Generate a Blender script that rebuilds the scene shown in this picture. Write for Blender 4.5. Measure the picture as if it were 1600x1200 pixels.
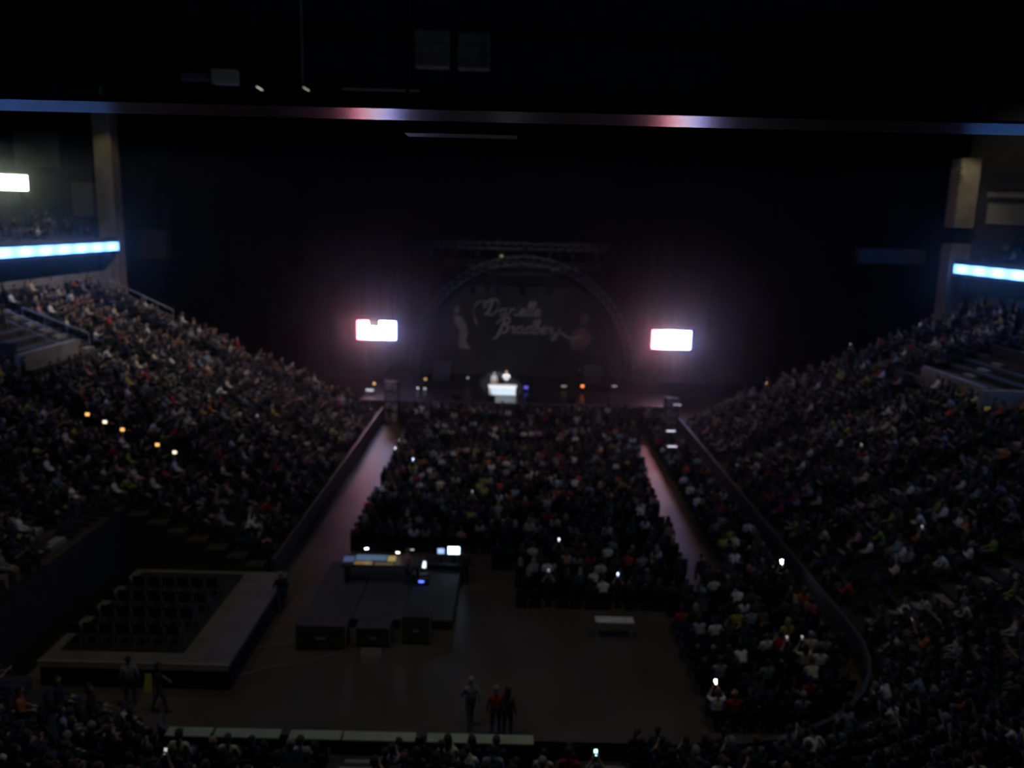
import bpy, math, random
import numpy as np
from mathutils import Vector, Matrix
random.seed(11); rng = np.random.default_rng(11)
PI = math.pi
SC = bpy.context.scene
COL = SC.collection
for o in list(bpy.data.objects): bpy.data.objects.remove(o)

# ------------------------------------------------------------------ camera
F = 1300.0
PITCH, ROLL = math.radians(11.0), math.radians(1.4)
CP = Vector((-.7, 0, 16.0))
FW = Vector((0, math.cos(PITCH), -math.sin(PITCH)))
UP0 = Vector((1, 0, 0)).cross(FW)
RT = Vector((1, 0, 0)) * math.cos(ROLL) + UP0 * math.sin(ROLL)
UPV = UP0 * math.cos(ROLL) - Vector((1, 0, 0)) * math.sin(ROLL)
cd = bpy.data.cameras.new('camera'); cam = bpy.data.objects.new('camera', cd); COL.objects.link(cam)
M = Matrix((RT, UPV, -FW)).transposed().to_4x4(); M.translation = CP
cam.matrix_world = M
cd.sensor_fit = 'HORIZONTAL'; cd.sensor_width = 36; cd.lens = F / 1600 * 36
cd.clip_start = .1; cd.clip_end = 400
cd.dof.use_dof = True; cd.dof.focus_distance = 7.5; cd.dof.aperture_fstop = .8
SC.camera = cam

# ------------------------------------------------------------------ world, exposure
w = bpy.data.worlds.new('dark_hall'); SC.world = w; w.use_nodes = True
w.node_tree.nodes['Background'].inputs[0].default_value = (.5, .5, .48, 1)
w.node_tree.nodes['Background'].inputs[1].default_value = .0004
vs = SC.view_settings
vs.view_transform = 'Standard'; vs.look = 'None'; vs.exposure = 0; vs.gamma = 1; vs.use_curve_mapping = False
SC.cycles.max_bounces = 5; SC.cycles.diffuse_bounces = 2; SC.cycles.glossy_bounces = 3
SC.cycles.sample_clamp_indirect = 4; SC.cycles.volume_bounces = 0
# house lights: (position, aim, power, cone degrees, colour); each gets its own fixture in lamp_builder
HOUSE = [((-20, 52, 28), (-25, 58, 9), 6400, 85, (1, .87, .74)), ((-17, 34, 28), (-21, 38, 5), 1000, 85, (1, .88, .74)),
         ((21, 54, 28), (25, 54, 8), 1350, 85, (1, .9, .74)), ((20, 36, 28), (23, 38, 5), 700, 85, (1, .92, .75)),
         ((0, 44, 28), (0, 55, 1), 2400, 70, (1, .87, .72)), ((-3, 22, 28), (-4, 29, 0), 720, 75, (1, .92, .8)),
         ((10, 20, 28), (10, 22, 3), 800, 80, (.97, 1, .85)), ((-10, 18, 28), (-11, 20, 3), 700, 80, (.92, 1, .84))]

def proj(p):
    d = Vector(p) - CP; z = d.dot(FW)
    return 800 + F * d.dot(RT) / z, 600 - F * d.dot(UPV) / z, z
def ray(x, y): return FW + RT * ((x - 800) / F) - UPV * ((y - 600) / F)
def atY(x, y, Y):
    d = ray(x, y); return CP + d * ((Y - CP.y) / d.y)
def atX(x, y, X):
    d = ray(x, y); return CP + d * ((X - CP.x) / d.x)
def atZ(x, y, Z):
    d = ray(x, y); return CP + d * ((Z - CP.z) / d.z)

# ------------------------------------------------------------------ materials
MATS = {}
def mat(name, col, rough=.7, metal=0, noise=0, scale=8, bump=0, spec=.5):
    if name in MATS: return MATS[name]
    m = bpy.data.materials.new(name); m.use_nodes = True; nt = m.node_tree; b = nt.nodes['Principled BSDF']
    b.inputs['Base Color'].default_value = (*col, 1); b.inputs['Roughness'].default_value = rough
    b.inputs['Metallic'].default_value = metal; b.inputs['Specular IOR Level'].default_value = spec
    if noise or bump:
        tc = nt.nodes.new('ShaderNodeTexCoord'); nz = nt.nodes.new('ShaderNodeTexNoise')
        nz.inputs['Scale'].default_value = scale; nz.inputs['Detail'].default_value = 3
        nt.links.new(tc.outputs['Object'], nz.inputs['Vector'])
        if noise:
            r = nt.nodes.new('ShaderNodeValToRGB')
            r.color_ramp.elements[0].position = .3; r.color_ramp.elements[1].position = .7
            r.color_ramp.elements[0].color = (*[c * (1 - noise) for c in col], 1)
            r.color_ramp.elements[1].color = (*[min(1, c * (1 + noise)) for c in col], 1)
            nt.links.new(nz.outputs['Fac'], r.inputs['Fac']); nt.links.new(r.outputs['Color'], b.inputs['Base Color'])
        if bump:
            bp = nt.nodes.new('ShaderNodeBump'); bp.inputs['Strength'].default_value = bump; bp.inputs['Distance'].default_value = .05
            nt.links.new(nz.outputs['Fac'], bp.inputs['Height']); nt.links.new(bp.outputs['Normal'], b.inputs['Normal'])
    MATS[name] = m; return m
def emit(name, col, strength, base=(.02, .02, .02)):
    if name in MATS: return MATS[name]
    m = bpy.data.materials.new(name); m.use_nodes = True; b = m.node_tree.nodes['Principled BSDF']
    b.inputs['Base Color'].default_value = (*base, 1); b.inputs['Roughness'].default_value = .4
    b.inputs['Emission Color'].default_value = (*col, 1); b.inputs['Emission Strength'].default_value = strength
    MATS[name] = m; return m

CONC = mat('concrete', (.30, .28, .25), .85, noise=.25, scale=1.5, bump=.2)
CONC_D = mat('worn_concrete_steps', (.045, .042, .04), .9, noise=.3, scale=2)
FLOORM = mat('sealed_concrete_floor', (.105, .085, .066), .42, noise=.22, scale=.35, spec=.3)
BLACK = mat('black_paint', (.012, .012, .013), .8)
BLACKM = mat('black_metal', (.02, .02, .022), .45, metal=.6)
DRAPE = mat('black_drape', (.006, .006, .007), .95)
DARKW = mat('dark_wall', (.05, .05, .05), .9, noise=.2, scale=1)
STEEL = mat('galvanised_steel', (.42, .42, .42), .45, metal=.5)
ALU = mat('dull_truss', (.13, .13, .135), .5, metal=.3)
SEATM = mat('dark_seat_plastic', (.016, .017, .022), .6)
WHITE = mat('white_paint', (.75, .75, .73), .5)
WALLP = mat('painted_wall', (.33, .31, .27), .8, noise=.15, scale=.8)

# ------------------------------------------------------------------ mesh helpers
class MB:
    def __init__(s): s.v = []; s.f = []; s.m = []
    def quadbox(s, c8, mi=0):
        n = len(s.v); s.v += [tuple(p) for p in c8]
        for q in ((0, 3, 2, 1), (4, 5, 6, 7), (0, 1, 5, 4), (1, 2, 6, 5), (2, 3, 7, 6), (3, 0, 4, 7)):
            s.f.append(tuple(n + i for i in q)); s.m.append(mi)
        return s
    def box(s, x0, x1, y0, y1, z0, z1, mi=0):
        return s.quadbox([(x0, y0, z0), (x1, y0, z0), (x1, y1, z0), (x0, y1, z0), (x0, y0, z1), (x1, y0, z1), (x1, y1, z1), (x0, y1, z1)], mi)
    def bar(s, a, b, wd, ht, mi=0):
        a = Vector(a); b = Vector(b); d = (b - a).normalized()
        u = Vector((0, 0, 1)) if abs(d.z) < .95 else Vector((0, 1, 0))
        r = d.cross(u).normalized(); u = r.cross(d)
        r *= wd / 2; u *= ht / 2
        return s.quadbox([a - r - u, a + r - u, b + r - u, b - r - u, a - r + u, a + r + u, b + r + u, b - r + u], mi)
    def cyl(s, a, b, r0, r1=None, seg=8, mi=0, cap=True):
        r1 = r0 if r1 is None else r1
        a = Vector(a); b = Vector(b); d = (b - a).normalized()
        u = Vector((0, 0, 1)) if abs(d.z) < .95 else Vector((1, 0, 0))
        x = d.cross(u).normalized(); y = x.cross(d)
        n = len(s.v)
        for p, r in ((a, r0), (b, r1)):
            for i in range(seg):
                t = 2 * PI * i / seg; s.v.append(tuple(p + x * (r * math.cos(t)) + y * (r * math.sin(t))))
        for i in range(seg):
            j = (i + 1) % seg; s.f.append((n + i, n + j, n + seg + j, n + seg + i)); s.m.append(mi)
        if cap:
            s.f.append(tuple(n + i for i in reversed(range(seg)))); s.f.append(tuple(n + seg + i for i in range(seg))); s.m += [mi, mi]
        return s
    def prism(s, poly, a, b, mi=0):
        """poly: list of 3-D points offset by vectors a and b (two copies joined)"""
        n = len(s.v); k = len(poly); a = Vector(a); b = Vector(b)
        s.v += [tuple(Vector(p) + a) for p in poly] + [tuple(Vector(p) + b) for p in poly]
        s.f.append(tuple(n + i for i in reversed(range(k)))); s.f.append(tuple(n + k + i for i in range(k))); s.m += [mi, mi]
        for i in range(k):
            j = (i + 1) % k; s.f.append((n + i, n + j, n + k + j, n + k + i)); s.m.append(mi)
        return s
    def mesh(s, name, mats):
        me = bpy.data.meshes.new(name); me.from_pydata(s.v, [], s.f)
        for m in (mats if isinstance(mats, (list, tuple)) else [mats]): me.materials.append(m)
        if any(s.m): me.polygons.foreach_set('material_index', s.m)
        me.update(); return me
    def build(s, name, mats, parent=None, smooth=False):
        me = s.mesh(name, mats); o = bpy.data.objects.new(name, me); COL.objects.link(o)
        if smooth: me.polygons.foreach_set('use_smooth', [True] * len(me.polygons))
        if parent is not None: o.parent = parent
        return o
def tag(o, label, cat, group=None, kind=None):
    if label: o['label'] = label
    if cat: o['category'] = cat
    if group: o['group'] = group
    if kind: o['kind'] = kind
    return o
def struct(o): o['kind'] = 'structure'; return o
def empty(name, loc=(0, 0, 0), rz=0):
    o = bpy.data.objects.new(name, None); COL.objects.link(o); o.location = loc; o.rotation_euler = (0, 0, rz)
    o.empty_display_size = .2; return o
def inst(name, me, parent=None, loc=(0, 0, 0), rz=0):
    o = bpy.data.objects.new(name, me); COL.objects.link(o); o.location = loc; o.rotation_euler = (0, 0, rz)
    if parent is not None: o.parent = parent
    return o

# ------------------------------------------------------------------ room shell
struct(MB().box(-52, 52, -12, 90, -.4, 0).build('floor', FLOORM))
struct(MB().box(-52, 52, -12, 90, 34, 34.5).build('ceiling', BLACK))
struct(MB().box(-52.4, -52, -12, 90, 0, 34).build('wall_left', BLACK))
struct(MB().box(52, 52.4, -12, 90, 0, 34).build('wall_right', BLACK))
struct(MB().box(-52, 52, 90, 90.4, 0, 34).build('wall_far', BLACK))
struct(MB().box(-52, 52, -12.4, -12, 0, 34).build('wall_back', BLACK))

# ------------------------------------------------------------------ the seating bowl, swept along a path round the floor
XL, XR, YN = -11.0, 12.5, 22.0
RL, RR = .8, 7.5
YEND_L, YEND_R = 65.6, 64.5
D0, DK, Z0, ZK, NROW = .5, .85, .8, .37, 26
def arc(cx, cy, r, a0, a1, n):
    return [((cx + r * math.cos(a0 + (a1 - a0) * i / n), cy + r * math.sin(a0 + (a1 - a0) * i / n)),
             (math.cos(a0 + (a1 - a0) * i / n), math.sin(a0 + (a1 - a0) * i / n))) for i in range(n + 1)]
P_LEFT = [((XL, YEND_L), (-1, 0)), ((XL, YN + RL), (-1, 0))]
P_LFAR = [((XL, YEND_L), (-1, 0)), ((XL, 34.5), (-1, 0))]
P_NEAR = arc(XL + RL, YN + RL, RL, PI, 1.5 * PI, 6) + arc(XR - RR, YN + RR, RR, 1.5 * PI, 2 * PI, 10)
P_RIGHT = [((XR, YN + RR), (1, 0)), ((XR, YEND_R), (1, 0))]
def sweep(path, prof, mb=None, mi=0):
    mb = mb or MB(); n = len(mb.v); k = len(prof)
    for (p, nn) in path:
        for d, z in prof: mb.v.append((p[0] + nn[0] * d, p[1] + nn[1] * d, z))
    for i in range(len(path) - 1):
        for j in range(k):
            j2 = (j + 1) % k
            mb.f.append((n + i * k + j, n + i * k + j2, n + (i + 1) * k + j2, n + (i + 1) * k + j)); mb.m.append(mi)
    mb.f.append(tuple(n + j for j in range(k))); mb.f.append(tuple(n + (len(path) - 1) * k + j for j in reversed(range(k)))); mb.m += [mi, mi]
    return mb
def step_prof(k0, k1):
    pr = [(D0 + DK * k0, 0)]
    for k in range(k0, k1):
        pr += [(D0 + DK * k, Z0 + ZK * k), (D0 + DK * (k + 1), Z0 + ZK * k)]
    pr.append((D0 + DK * k1, 0)); return pr
CUT = 7
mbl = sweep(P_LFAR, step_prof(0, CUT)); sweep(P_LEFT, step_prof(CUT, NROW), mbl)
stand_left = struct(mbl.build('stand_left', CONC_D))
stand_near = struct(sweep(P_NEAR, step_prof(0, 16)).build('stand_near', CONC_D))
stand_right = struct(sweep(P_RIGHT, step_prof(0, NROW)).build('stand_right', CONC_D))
# low boards round the floor
BOARD = mat('dark_rink_board', (.07, .066, .066), .5, noise=.12, scale=1)
def board(path, name): return struct(sweep(path, [(0, 0), (0, 1.15), (.14, 1.15), (.14, 0)]).build(name, BOARD))
board(P_LFAR, 'wall_board_left'); board(P_RIGHT, 'wall_board_right')
bn = board(P_NEAR, 'wall_board_near')
GREENP = mat('pale_green_ledge_panel', (.36, .42, .28), .6, noise=.15, scale=2)
x = -10.5
lens = [1.3, 1.9, 1.5, 2.1, 1.2, 1.8, 1.4, 2.0, 1.3]; gaps = [.1, .28, .06, .34, .1, .4, .16, .3, .2]
for i in range(9):
    MB().box(x, x + lens[i], YN - .4, YN + .03, 1.16, 1.22).build('ledge_panel', GREENP, bn); x += lens[i] + gaps[i]
    if x > -1.2: break
# aisles: stairs of half steps
AISLE_Y = [30.0, 40.0, 51.6, 60.0]
AISLE_X = [-4.6, 2.2]
def stairs(pos, nn, k0, k1, parent):
    tx, ty = -nn[1], nn[0]; mb = MB()
    for k in range(k0, k1 - 1):
        a = D0 + DK * (k + 1) - .4; b = D0 + DK * (k + 1); z = Z0 + ZK * k
        c = [(pos[0] + nn[0] * d + tx * t, pos[1] + nn[1] * d + ty * t) for d, t in ((a, -.55), (b, -.55), (b, .55), (a, .55))]
        mb.quadbox([(*q, z) for q in c] + [(*q, z + ZK / 2) for q in c])
    mb.build('aisle_stairs', CONC, parent)
for y in AISLE_Y:
    stairs((XL, y), (-1, 0), CUT if y < 34.5 else 0, NROW, stand_left)
    stairs((XR, y), (1, 0), 0, NROW, stand_right)
for x in AISLE_X: stairs((x, YN), (0, -1), 0, 16, stand_near)

# parapet above the lower bowl, club recess, deck fascia, upper deck, on both sides
UDECK = mat('upper_deck_steps', (.12, .12, .12), .9, noise=.2, scale=1)
for sx, nm, yend in ((-1, 'left', 69.2), (1, 'right', 65.2)):
    def X(x): return sx * x
    def bx(x0, x1, y0, y1, z0, z1, name, m, parent=None):
        a, b = sorted((X(x0), X(x1))); o = MB().box(a, b, y0, y1, z0, z1).build(name, m, parent); return o
    x0 = 33.75 if sx < 0 else 35.25
    struct(bx(x0, x0 + .3, 18, yend, 0, 11.35, 'wall_parapet_' + nm, CONC))
    struct(bx(x0 + .3, 40, 18, yend, 9.9, 10.1, 'floor_club_' + nm, CONC_D))
    struct(bx(40, 40.3, 18, yend, 10.1, 13, 'wall_club_' + nm, DARKW))
    mb = MB(); pr = [(33.4, 12.7), (33.4, 14.0), (33.9, 14.0)]
    for k in range(10): pr += [(34.4 + .95 * k, 13.6 + .55 * k), (34.4 + .95 * (k + 1), 13.6 + .55 * k)]
    pr.append((43.9, 12.7))
    poly = [(X(a), 0, z) for a, z in pr]
    struct(MB().prism(poly, (0, 18, 0), (0, yend, 0)).build('deck_upper_' + nm, UDECK))
    wu = struct(bx(44, 44.4, 18, yend, 12.7, 30, 'wall_upper_' + nm, DARKW))
    for i in range(9):      # pale wall panels between the suite openings
        yy = 24 + i * 5
        if yy + 2.9 < yend: bx(43.9, 44, yy, yy + 2.9, 19.6, 22.6, 'wall_panel', WALLP, wu)
    bx(43.2, 44, 18, yend - .4, 23.2, 23.9, 'ceiling_trim', WALLP, wu)

# columns at the ends of the decks
COLM = mat('tan_concrete_column', (.34, .29, .2), .8, noise=.2, scale=1.2)
struct(MB().box(-34.9, -33.5, 69.3, 70.7, 0, 24).build('column', COLM))
cr = struct(MB().box(33.0, 34.5, 65.3, 66.8, 0, 15.2).box(33.0, 34.5, 65.3, 66.8, 16.4, 21.6).build('column', COLM))
MB().box(33.15, 34.35, 65.45, 66.65, 15.2, 16.4).build('steel_collar', BLACKM, cr)
SIGN = mat('dark_sign_paint', (.05, .04, .03), .7)
for j in range(5):
    p = atY(1499, 262 + j * 6, 65.28)
    MB().box(p.x - .28 + .08 * (j % 2), p.x + .25 - .1 * (j % 3 == 1), 65.28, 65.3, p.z - .07, p.z + .07).build('sign_mark', SIGN, cr)
# deck end slabs beyond the columns
struct(MB().box(27.5, 33, 69, 70, 13.4, 14.6).build('trim_1', mat('blue_grey_slab', (.05, .055, .07), .7)))
struct(MB().box(-33.4, -31, 73, 74, 12.2, 14.6).build('trim_2', mat('tan_slab', (.05, .04, .028), .8)))

for nm, xa, xb, yy in (('left', -44, -35.0, 71.0), ('right', 34.6, 44, 67.2)):
    we = struct(MB().box(xa, xb, yy, yy + .3, 10, 26).build('wall_end_' + nm, DARKW))
    for (p0, p1) in (((112, 285), (165, 338)), ((20, 205), (95, 262))) if nm == 'left' else (((1543, 318), (1600, 352)), ((1610, 318), (1680, 352)), ((1543, 300), (1680, 312))):
        a = atY(*p0, yy); b = atY(*p1, yy); MB().box(a.x, b.x, yy - .12, yy, b.z, a.z).build('wall_panel', WALLP, we)
# black drapes round the stage end
def drape(a, b, z0, z1, name, label):
    a = Vector(a); b = Vector(b); L = (b - a).length; d = (b - a) / L; nn = Vector((-d.y, d.x)); mb = MB()
    n = int(L / .45)
    for i in range(n + 1):
        p = a + d * (L * i / n) + nn * (.16 * (1 if i % 2 else -1) + .05 * math.sin(i * 1.7))
        mb.v += [(p.x, p.y, z0), (p.x, p.y, z1)]
    for i in range(n): mb.f.append((2 * i, 2 * i + 2, 2 * i + 3, 2 * i + 1)); mb.m.append(0)
    o = mb.build(name, DRAPE, None, True); md = o.modifiers.new('s', 'SOLIDIFY'); md.thickness = .03
    return tag(o, label, 'curtain')
drape((-36, 85), (36, 85), .02, 27, 'stage_curtain', 'wide black folded curtain hanging across the end behind the stage')
drape((-36.4, 71.5), (-36.4, 84.6), .02, 27, 'stage_curtain', 'black side curtain beside the left column at stage end')
drape((36.4, 84.6), (36.4, 68), .02, 27, 'stage_curtain', 'black side curtain beside the right column at stage end')

# ------------------------------------------------------------------ blue LED ribbon boards
def led_mat():
    m = bpy.data.materials.new('blue_led_ribbon'); m.use_nodes = True; nt = m.node_tree; b = nt.nodes['Principled BSDF']
    b.inputs['Base Color'].default_value = (.01, .01, .02, 1)
    tc = nt.nodes.new('ShaderNodeTexCoord'); sp = nt.nodes.new('ShaderNodeSeparateXYZ'); nt.links.new(tc.outputs['Generated'], sp.inputs[0])
    mth = nt.nodes.new('ShaderNodeMath'); mth.operation = 'PINGPONG'; mth.inputs[1].default_value = .5
    nt.links.new(sp.outputs['Y'], mth.inputs[0])
    mr = nt.nodes.new('ShaderNodeMapRange'); mr.inputs['From Max'].default_value = .5; mr.inputs['To Min'].default_value = 5.5; mr.inputs['To Max'].default_value = 11
    nt.links.new(mth.outputs[0], mr.inputs[0]); nt.links.new(mr.outputs[0], b.inputs['Emission Strength'])
    b.inputs['Emission Color'].default_value = (.11, .32, 1, 1); return m
LEDM = led_mat()
pm = MB().box(-.04, .04, 0, 2.32, 0, .62).mesh('led_panel', LEDM)
for sx, yend, side in ((-1, 68.9, 'left'), (1, 64.9, 'right')):
    r = empty('ribbon_board', (sx * 33.3, yend, 13.0))
    tag(r, 'glowing blue LED ribbon board along the %s upper deck edge' % side, 'led board')
    MB().box(-.05 if sx < 0 else -.1, .1 if sx > 0 else .05, -45, 0, -.12, .74).build('backing', BLACKM, r)
    for i in range(18):
        inst('led_panel', pm, r, (-sx * .12, -2.4 * (i + 1), 0))

# ------------------------------------------------------------------ near header beam with a glossy underside
BEAM = mat('glossy_grey_soffit', (.016, .016, .017), .25, spec=.3)
struct(MB().box(-14, 12, 6.4, 7.12, 16.8, 16.82).build('trim_3', BEAM))
_p = atY(720, 183, 9.0); u = empty('hanging_unit', (_p.x, 9.0, _p.z)); tag(u, 'dark rectangular unit hung just below the glossy overhead beam', 'speaker')
DGREY = mat('dark_grey_casing', (.12, .12, .125), .4)
MB().box(-.59, .59, 0, .4, -.17, -.01).build('casing', DGREY, u)
MB().box(-.3, .33, -.012, 0, -.17, -.15).build('edge_strip', STEEL, u)
for xx in (-.585, .555): MB().box(xx, xx + .03, .15, .18, -.02, 34 - _p.z).build('hanging_rod', BLACKM, u)

# ------------------------------------------------------------------ people
def cap_pts(p0, p1, r0, r1, seg=10, rings=4):
    p0 = Vector(p0); p1 = Vector(p1); d = p1 - p0
    d = d.normalized() if d.length > 1e-6 else Vector((0, 0, 1))
    u = Vector((0, 0, 1)) if abs(d.z) < .9 else Vector((1, 0, 0))
    x = d.cross(u).normalized(); y = x.cross(d); v = []; f = []
    prof = [(p0, r0, -PI / 2 + PI / 2 * i / rings) for i in range(1, rings + 1)] + [(p1, r1, PI / 2 * i / rings) for i in range(rings)]
    v.append(p0 - d * r0)
    for p, r, a in prof:
        for i in range(seg):
            t = 2 * PI * i / seg; v.append(p + d * (r * math.sin(a)) + (x * math.cos(t) + y * math.sin(t)) * (r * math.cos(a)))
    v.append(p1 + d * r1); n = len(prof)
    for i in range(seg):
        j = (i + 1) % seg; f.append((0, 1 + j, 1 + i)); f.append((1 + (n - 1) * seg + i, 1 + (n - 1) * seg + j, 1 + n * seg))
        for k in range(n - 1): f.append((1 + k * seg + i, 1 + k * seg + j, 1 + (k + 1) * seg + j, 1 + (k + 1) * seg + i))
    return v, f
SKIN, TOP, LEGS, SHOE, HAIR = 0, 1, 2, 3, 4
def remesh(prims, name, voxel, tris):
    v = []; f = []
    for (a, b, r0, r1, t) in prims:
        vv, ff = cap_pts(a, b, r0, r1); n = len(v); v += vv; f += [tuple(n + i for i in q) for q in ff]
    me = bpy.data.meshes.new('tmp'); me.from_pydata([tuple(p) for p in v], [], f)
    o = bpy.data.objects.new('tmp', me); COL.objects.link(o)
    m = o.modifiers.new('r', 'REMESH'); m.mode = 'VOXEL'; m.voxel_size = voxel; m.use_smooth_shade = True
    m = o.modifiers.new('t', 'TRIANGULATE')
    dg = bpy.context.evaluated_depsgraph_get(); n0 = len(o.evaluated_get(dg).data.polygons)
    m = o.modifiers.new('d', 'DECIMATE'); m.ratio = min(1, tris / max(1, n0))
    dg = bpy.context.evaluated_depsgraph_get()
    out = bpy.data.meshes.new_from_object(o.evaluated_get(dg)); out.name = name
    bpy.data.objects.remove(o); bpy.data.meshes.remove(me)
    c = np.empty(len(out.polygons) * 3); out.polygons.foreach_get('center', c); c = c.reshape(-1, 3)
    best = np.full(len(c), 1e9); tg = np.zeros(len(c), int)
    for (a, b, r0, r1, t) in prims:
        a = np.array(a, float); b = np.array(b, float); d = b - a; L = d @ d
        h = np.clip(((c - a) @ d) / L, 0, 1) if L > 1e-9 else np.zeros(len(c))
        dist = np.linalg.norm(c - a - h[:, None] * d, axis=1) - (r0 + (r1 - r0) * h)
        k = dist < best; best[k] = dist[k]; tg[k] = t
    out.materials.clear()
    return out, tg
def rotp(p, yaw, pitch):
    return Matrix.Rotation(yaw, 3, 'Z') @ Matrix.Rotation(pitch, 3, 'X') @ Vector(p)
def head_prims(o, yaw, pitch):
    P = [((0, -.02, .11), (0, -.008, .135), .09, .09, SKIN), ((0, .03, .06), (0, .03, .12), .064, .07, SKIN), ((0, .045, .02), (0, .056, .03), .036, .036, SKIN),
         ((0, .09, .09), (0, .107, .068), .012, .016, SKIN), ((-.09, -.005, .075), (-.09, -.01, .105), .016, .02, SKIN), ((.09, -.005, .075), (.09, -.01, .105), .016, .02, SKIN),
         ((-.034, .088, .1), (-.03, .088, .1), .014, .014, HAIR), ((.034, .088, .1), (.03, .088, .1), .014, .014, HAIR), ((-.02, .09, .04), (.02, .09, .04), .009, .009, SHOE)]
    o = Vector(o); return [(o + rotp(a, yaw, pitch), o + rotp(b, yaw, pitch), r0, r1, t) for a, b, r0, r1, t in P]
def hand_prims(wr, dr, palm):
    wr = Vector(wr); d = Vector(dr).normalized(); n = Vector(palm).normalized(); s = d.cross(n).normalized(); P = []
    for k in (-1, 1): P.append((wr + s * .018 * k, wr + d * .075 + s * .024 * k, .02, .019, SKIN))
    for k, L in zip((-1.5, -.5, .5, 1.5), (.055, .072, .076, .064)):
        a = wr + d * .08 + s * (.02 * k); b = a + d * (L * .6) + n * .012; P.append((a, b, .0105, .01, SKIN)); P.append((b, b + d * (L * .3) + n * .03, .01, .009, SKIN))
    a = wr + d * .025 - s * .035; b = a + d * .035 - s * .03 + n * .015; P.append((a, b, .013, .011, SKIN)); P.append((b, b + d * .028, .011, .009, SKIN))
    return P
def body_prims(pose):
    P = []; sit = pose['sit']; ln = pose.get('lean', 0.0)
    hz = .53 if sit else .95
    hip = Vector((0, 0, hz)); sp = Vector((0, math.sin(ln), math.cos(ln)))
    ch = hip + sp * .32; sh = hip + sp * .44; nk = hip + sp * .5; hd = hip + sp * .58 + Vector((0, .015, 0))
    for k in (-1, 1):
        P.append((hip + Vector((.075 * k, 0, 0)), hip + sp * .15 + Vector((.06 * k, .01, 0)), .115, .1, LEGS if k else TOP))
        P.append((hip + sp * .1 + Vector((.06 * k, .01, 0)), ch + Vector((.085 * k, .01, 0)), .105, .115, TOP))
        P.append((ch + Vector((.085 * k, 0, 0)), sh + Vector((.13 * k, -.01, -.01)), .11, .07, TOP))
    P.append((sh, nk, .075, .06, TOP)); P.append((nk, hd + Vector((0, 0, .05)), .053, .052, SKIN))
    P += head_prims(hd, pose.get('yaw', 0), pose.get('pitch', -.08))
    for k in (-1, 1):
        h = hip + Vector((.095 * k, 0, -.02))
        if sit:
            kn = Vector((.13 * k, .44, .5)); an = Vector((.12 * k, .43 + pose.get('ft', .03), .1))
        else:
            st = pose.get('step', .03) * k; kn = Vector((.11 * k, .03 + st * .6, .5)); an = Vector((.12 * k, st, .09))
        P += [(h, kn, .092, .066, LEGS), (kn, an, .064, .045, LEGS), (an + Vector((0, -.03, -.045)), an + Vector((.015 * k, .13, -.055)), .04, .034, SHOE)]
        el, wr, hdv, pm = pose['arms'][0 if k < 0 else 1]
        s0 = sh + Vector((.185 * k, -.01, -.02)); el = Vector(el); wr = Vector(wr)
        if pose.get('rel', True): el = el + Vector((0, math.sin(ln) * .44, 0)); wr = wr + Vector((0, math.sin(ln) * .44, 0))
        P += [(s0, el, .062, .046, TOP), (el, el.lerp(wr, .25), .045, .042, TOP if pose.get('sleeve', 0) else SKIN), (el.lerp(wr, .2), wr, .043, .029, TOP if pose.get('sleeve', 0) else SKIN)]
        P += hand_prims(wr, hdv, pm)
    return P, hd
def A(ex, ey, ez, wx, wy, wz, h, p): return ((ex, ey, ez), (wx, wy, wz), h, p)
POSES = {
 'lap': dict(sit=1, sleeve=1, arms=[A(-.25, .02, .7, -.12, .27, .62, (.4, 1, -.1), (0, -.2, -1)), A(.25, .02, .7, .12, .27, .62, (-.4, 1, -.1), (0, -.2, -1))]),
 'crossed': dict(sit=1, sleeve=1, yaw=.35, arms=[A(-.24, .09, .72, .06, .24, .8, (1, .1, .1), (0, -1, 0)), A(.24, .09, .72, -.06, .22, .75, (-1, .1, .1), (0, -1, 0))]),
 'clap': dict(sit=1, lean=.12, arms=[A(-.25, .12, .76, -.04, .36, .9, (.2, .6, .8), (1, 0, 0)), A(.25, .12, .76, .04, .36, .9, (-.2, .6, .8), (-1, 0, 0))]),
 'forward': dict(sit=1, lean=.5, sleeve=1, pitch=.1, rel=False, arms=[A(-.2, .32, .64, -.05, .5, .62, (.3, 1, 0), (1, 0, -.3)), A(.2, .32, .64, .05, .5, .62, (-.3, 1, 0), (-1, 0, -.3))]),
 'turned': dict(sit=1, sleeve=1, yaw=-.8, lean=-.08, arms=[A(-.25, .02, .7, -.16, .28, .6, (.1, 1, -.1), (0, 0, -1)), A(.26, .05, .72, .18, .3, .62, (-.2, 1, -.1), (0, 0, -1))]),
 'phone': dict(sit=1, pitch=.15, arms=[A(-.25, .2, .93, -.07, .34, 1.2, (.15, .1, 1), (1, .1, 0)), A(.25, .2, .93, .07, .34, 1.2, (-.15, .1, 1), (-1, .1, 0))]),
 'stand': dict(sit=0, sleeve=1, arms=[A(-.27, -.03, 1.1, -.26, .08, .86, (0, .1, -1), (1, 0, 0)), A(.27, -.03, 1.1, .26, .08, .86, (0, .1, -1), (-1, 0, 0))]),
 'stand_clap': dict(sit=0, step=.08, arms=[A(-.26, .12, 1.16, -.04, .34, 1.32, (.2, .5, .8), (1, 0, 0)), A(.26, .12, 1.16, .04, .34, 1.32, (-.2, .5, .8), (-1, 0, 0))]),
 'walk': dict(sit=0, step=.22, yaw=.2, arms=[A(-.27, .1, 1.12, -.24, .28, .95, (0, .7, -.7), (1, 0, 0)), A(.27, -.12, 1.1, .26, -.1, .86, (0, .1, -1), (-1, 0, 0))]),
}
BODY = {}; HEADP = {}; LOW = {}
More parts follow.
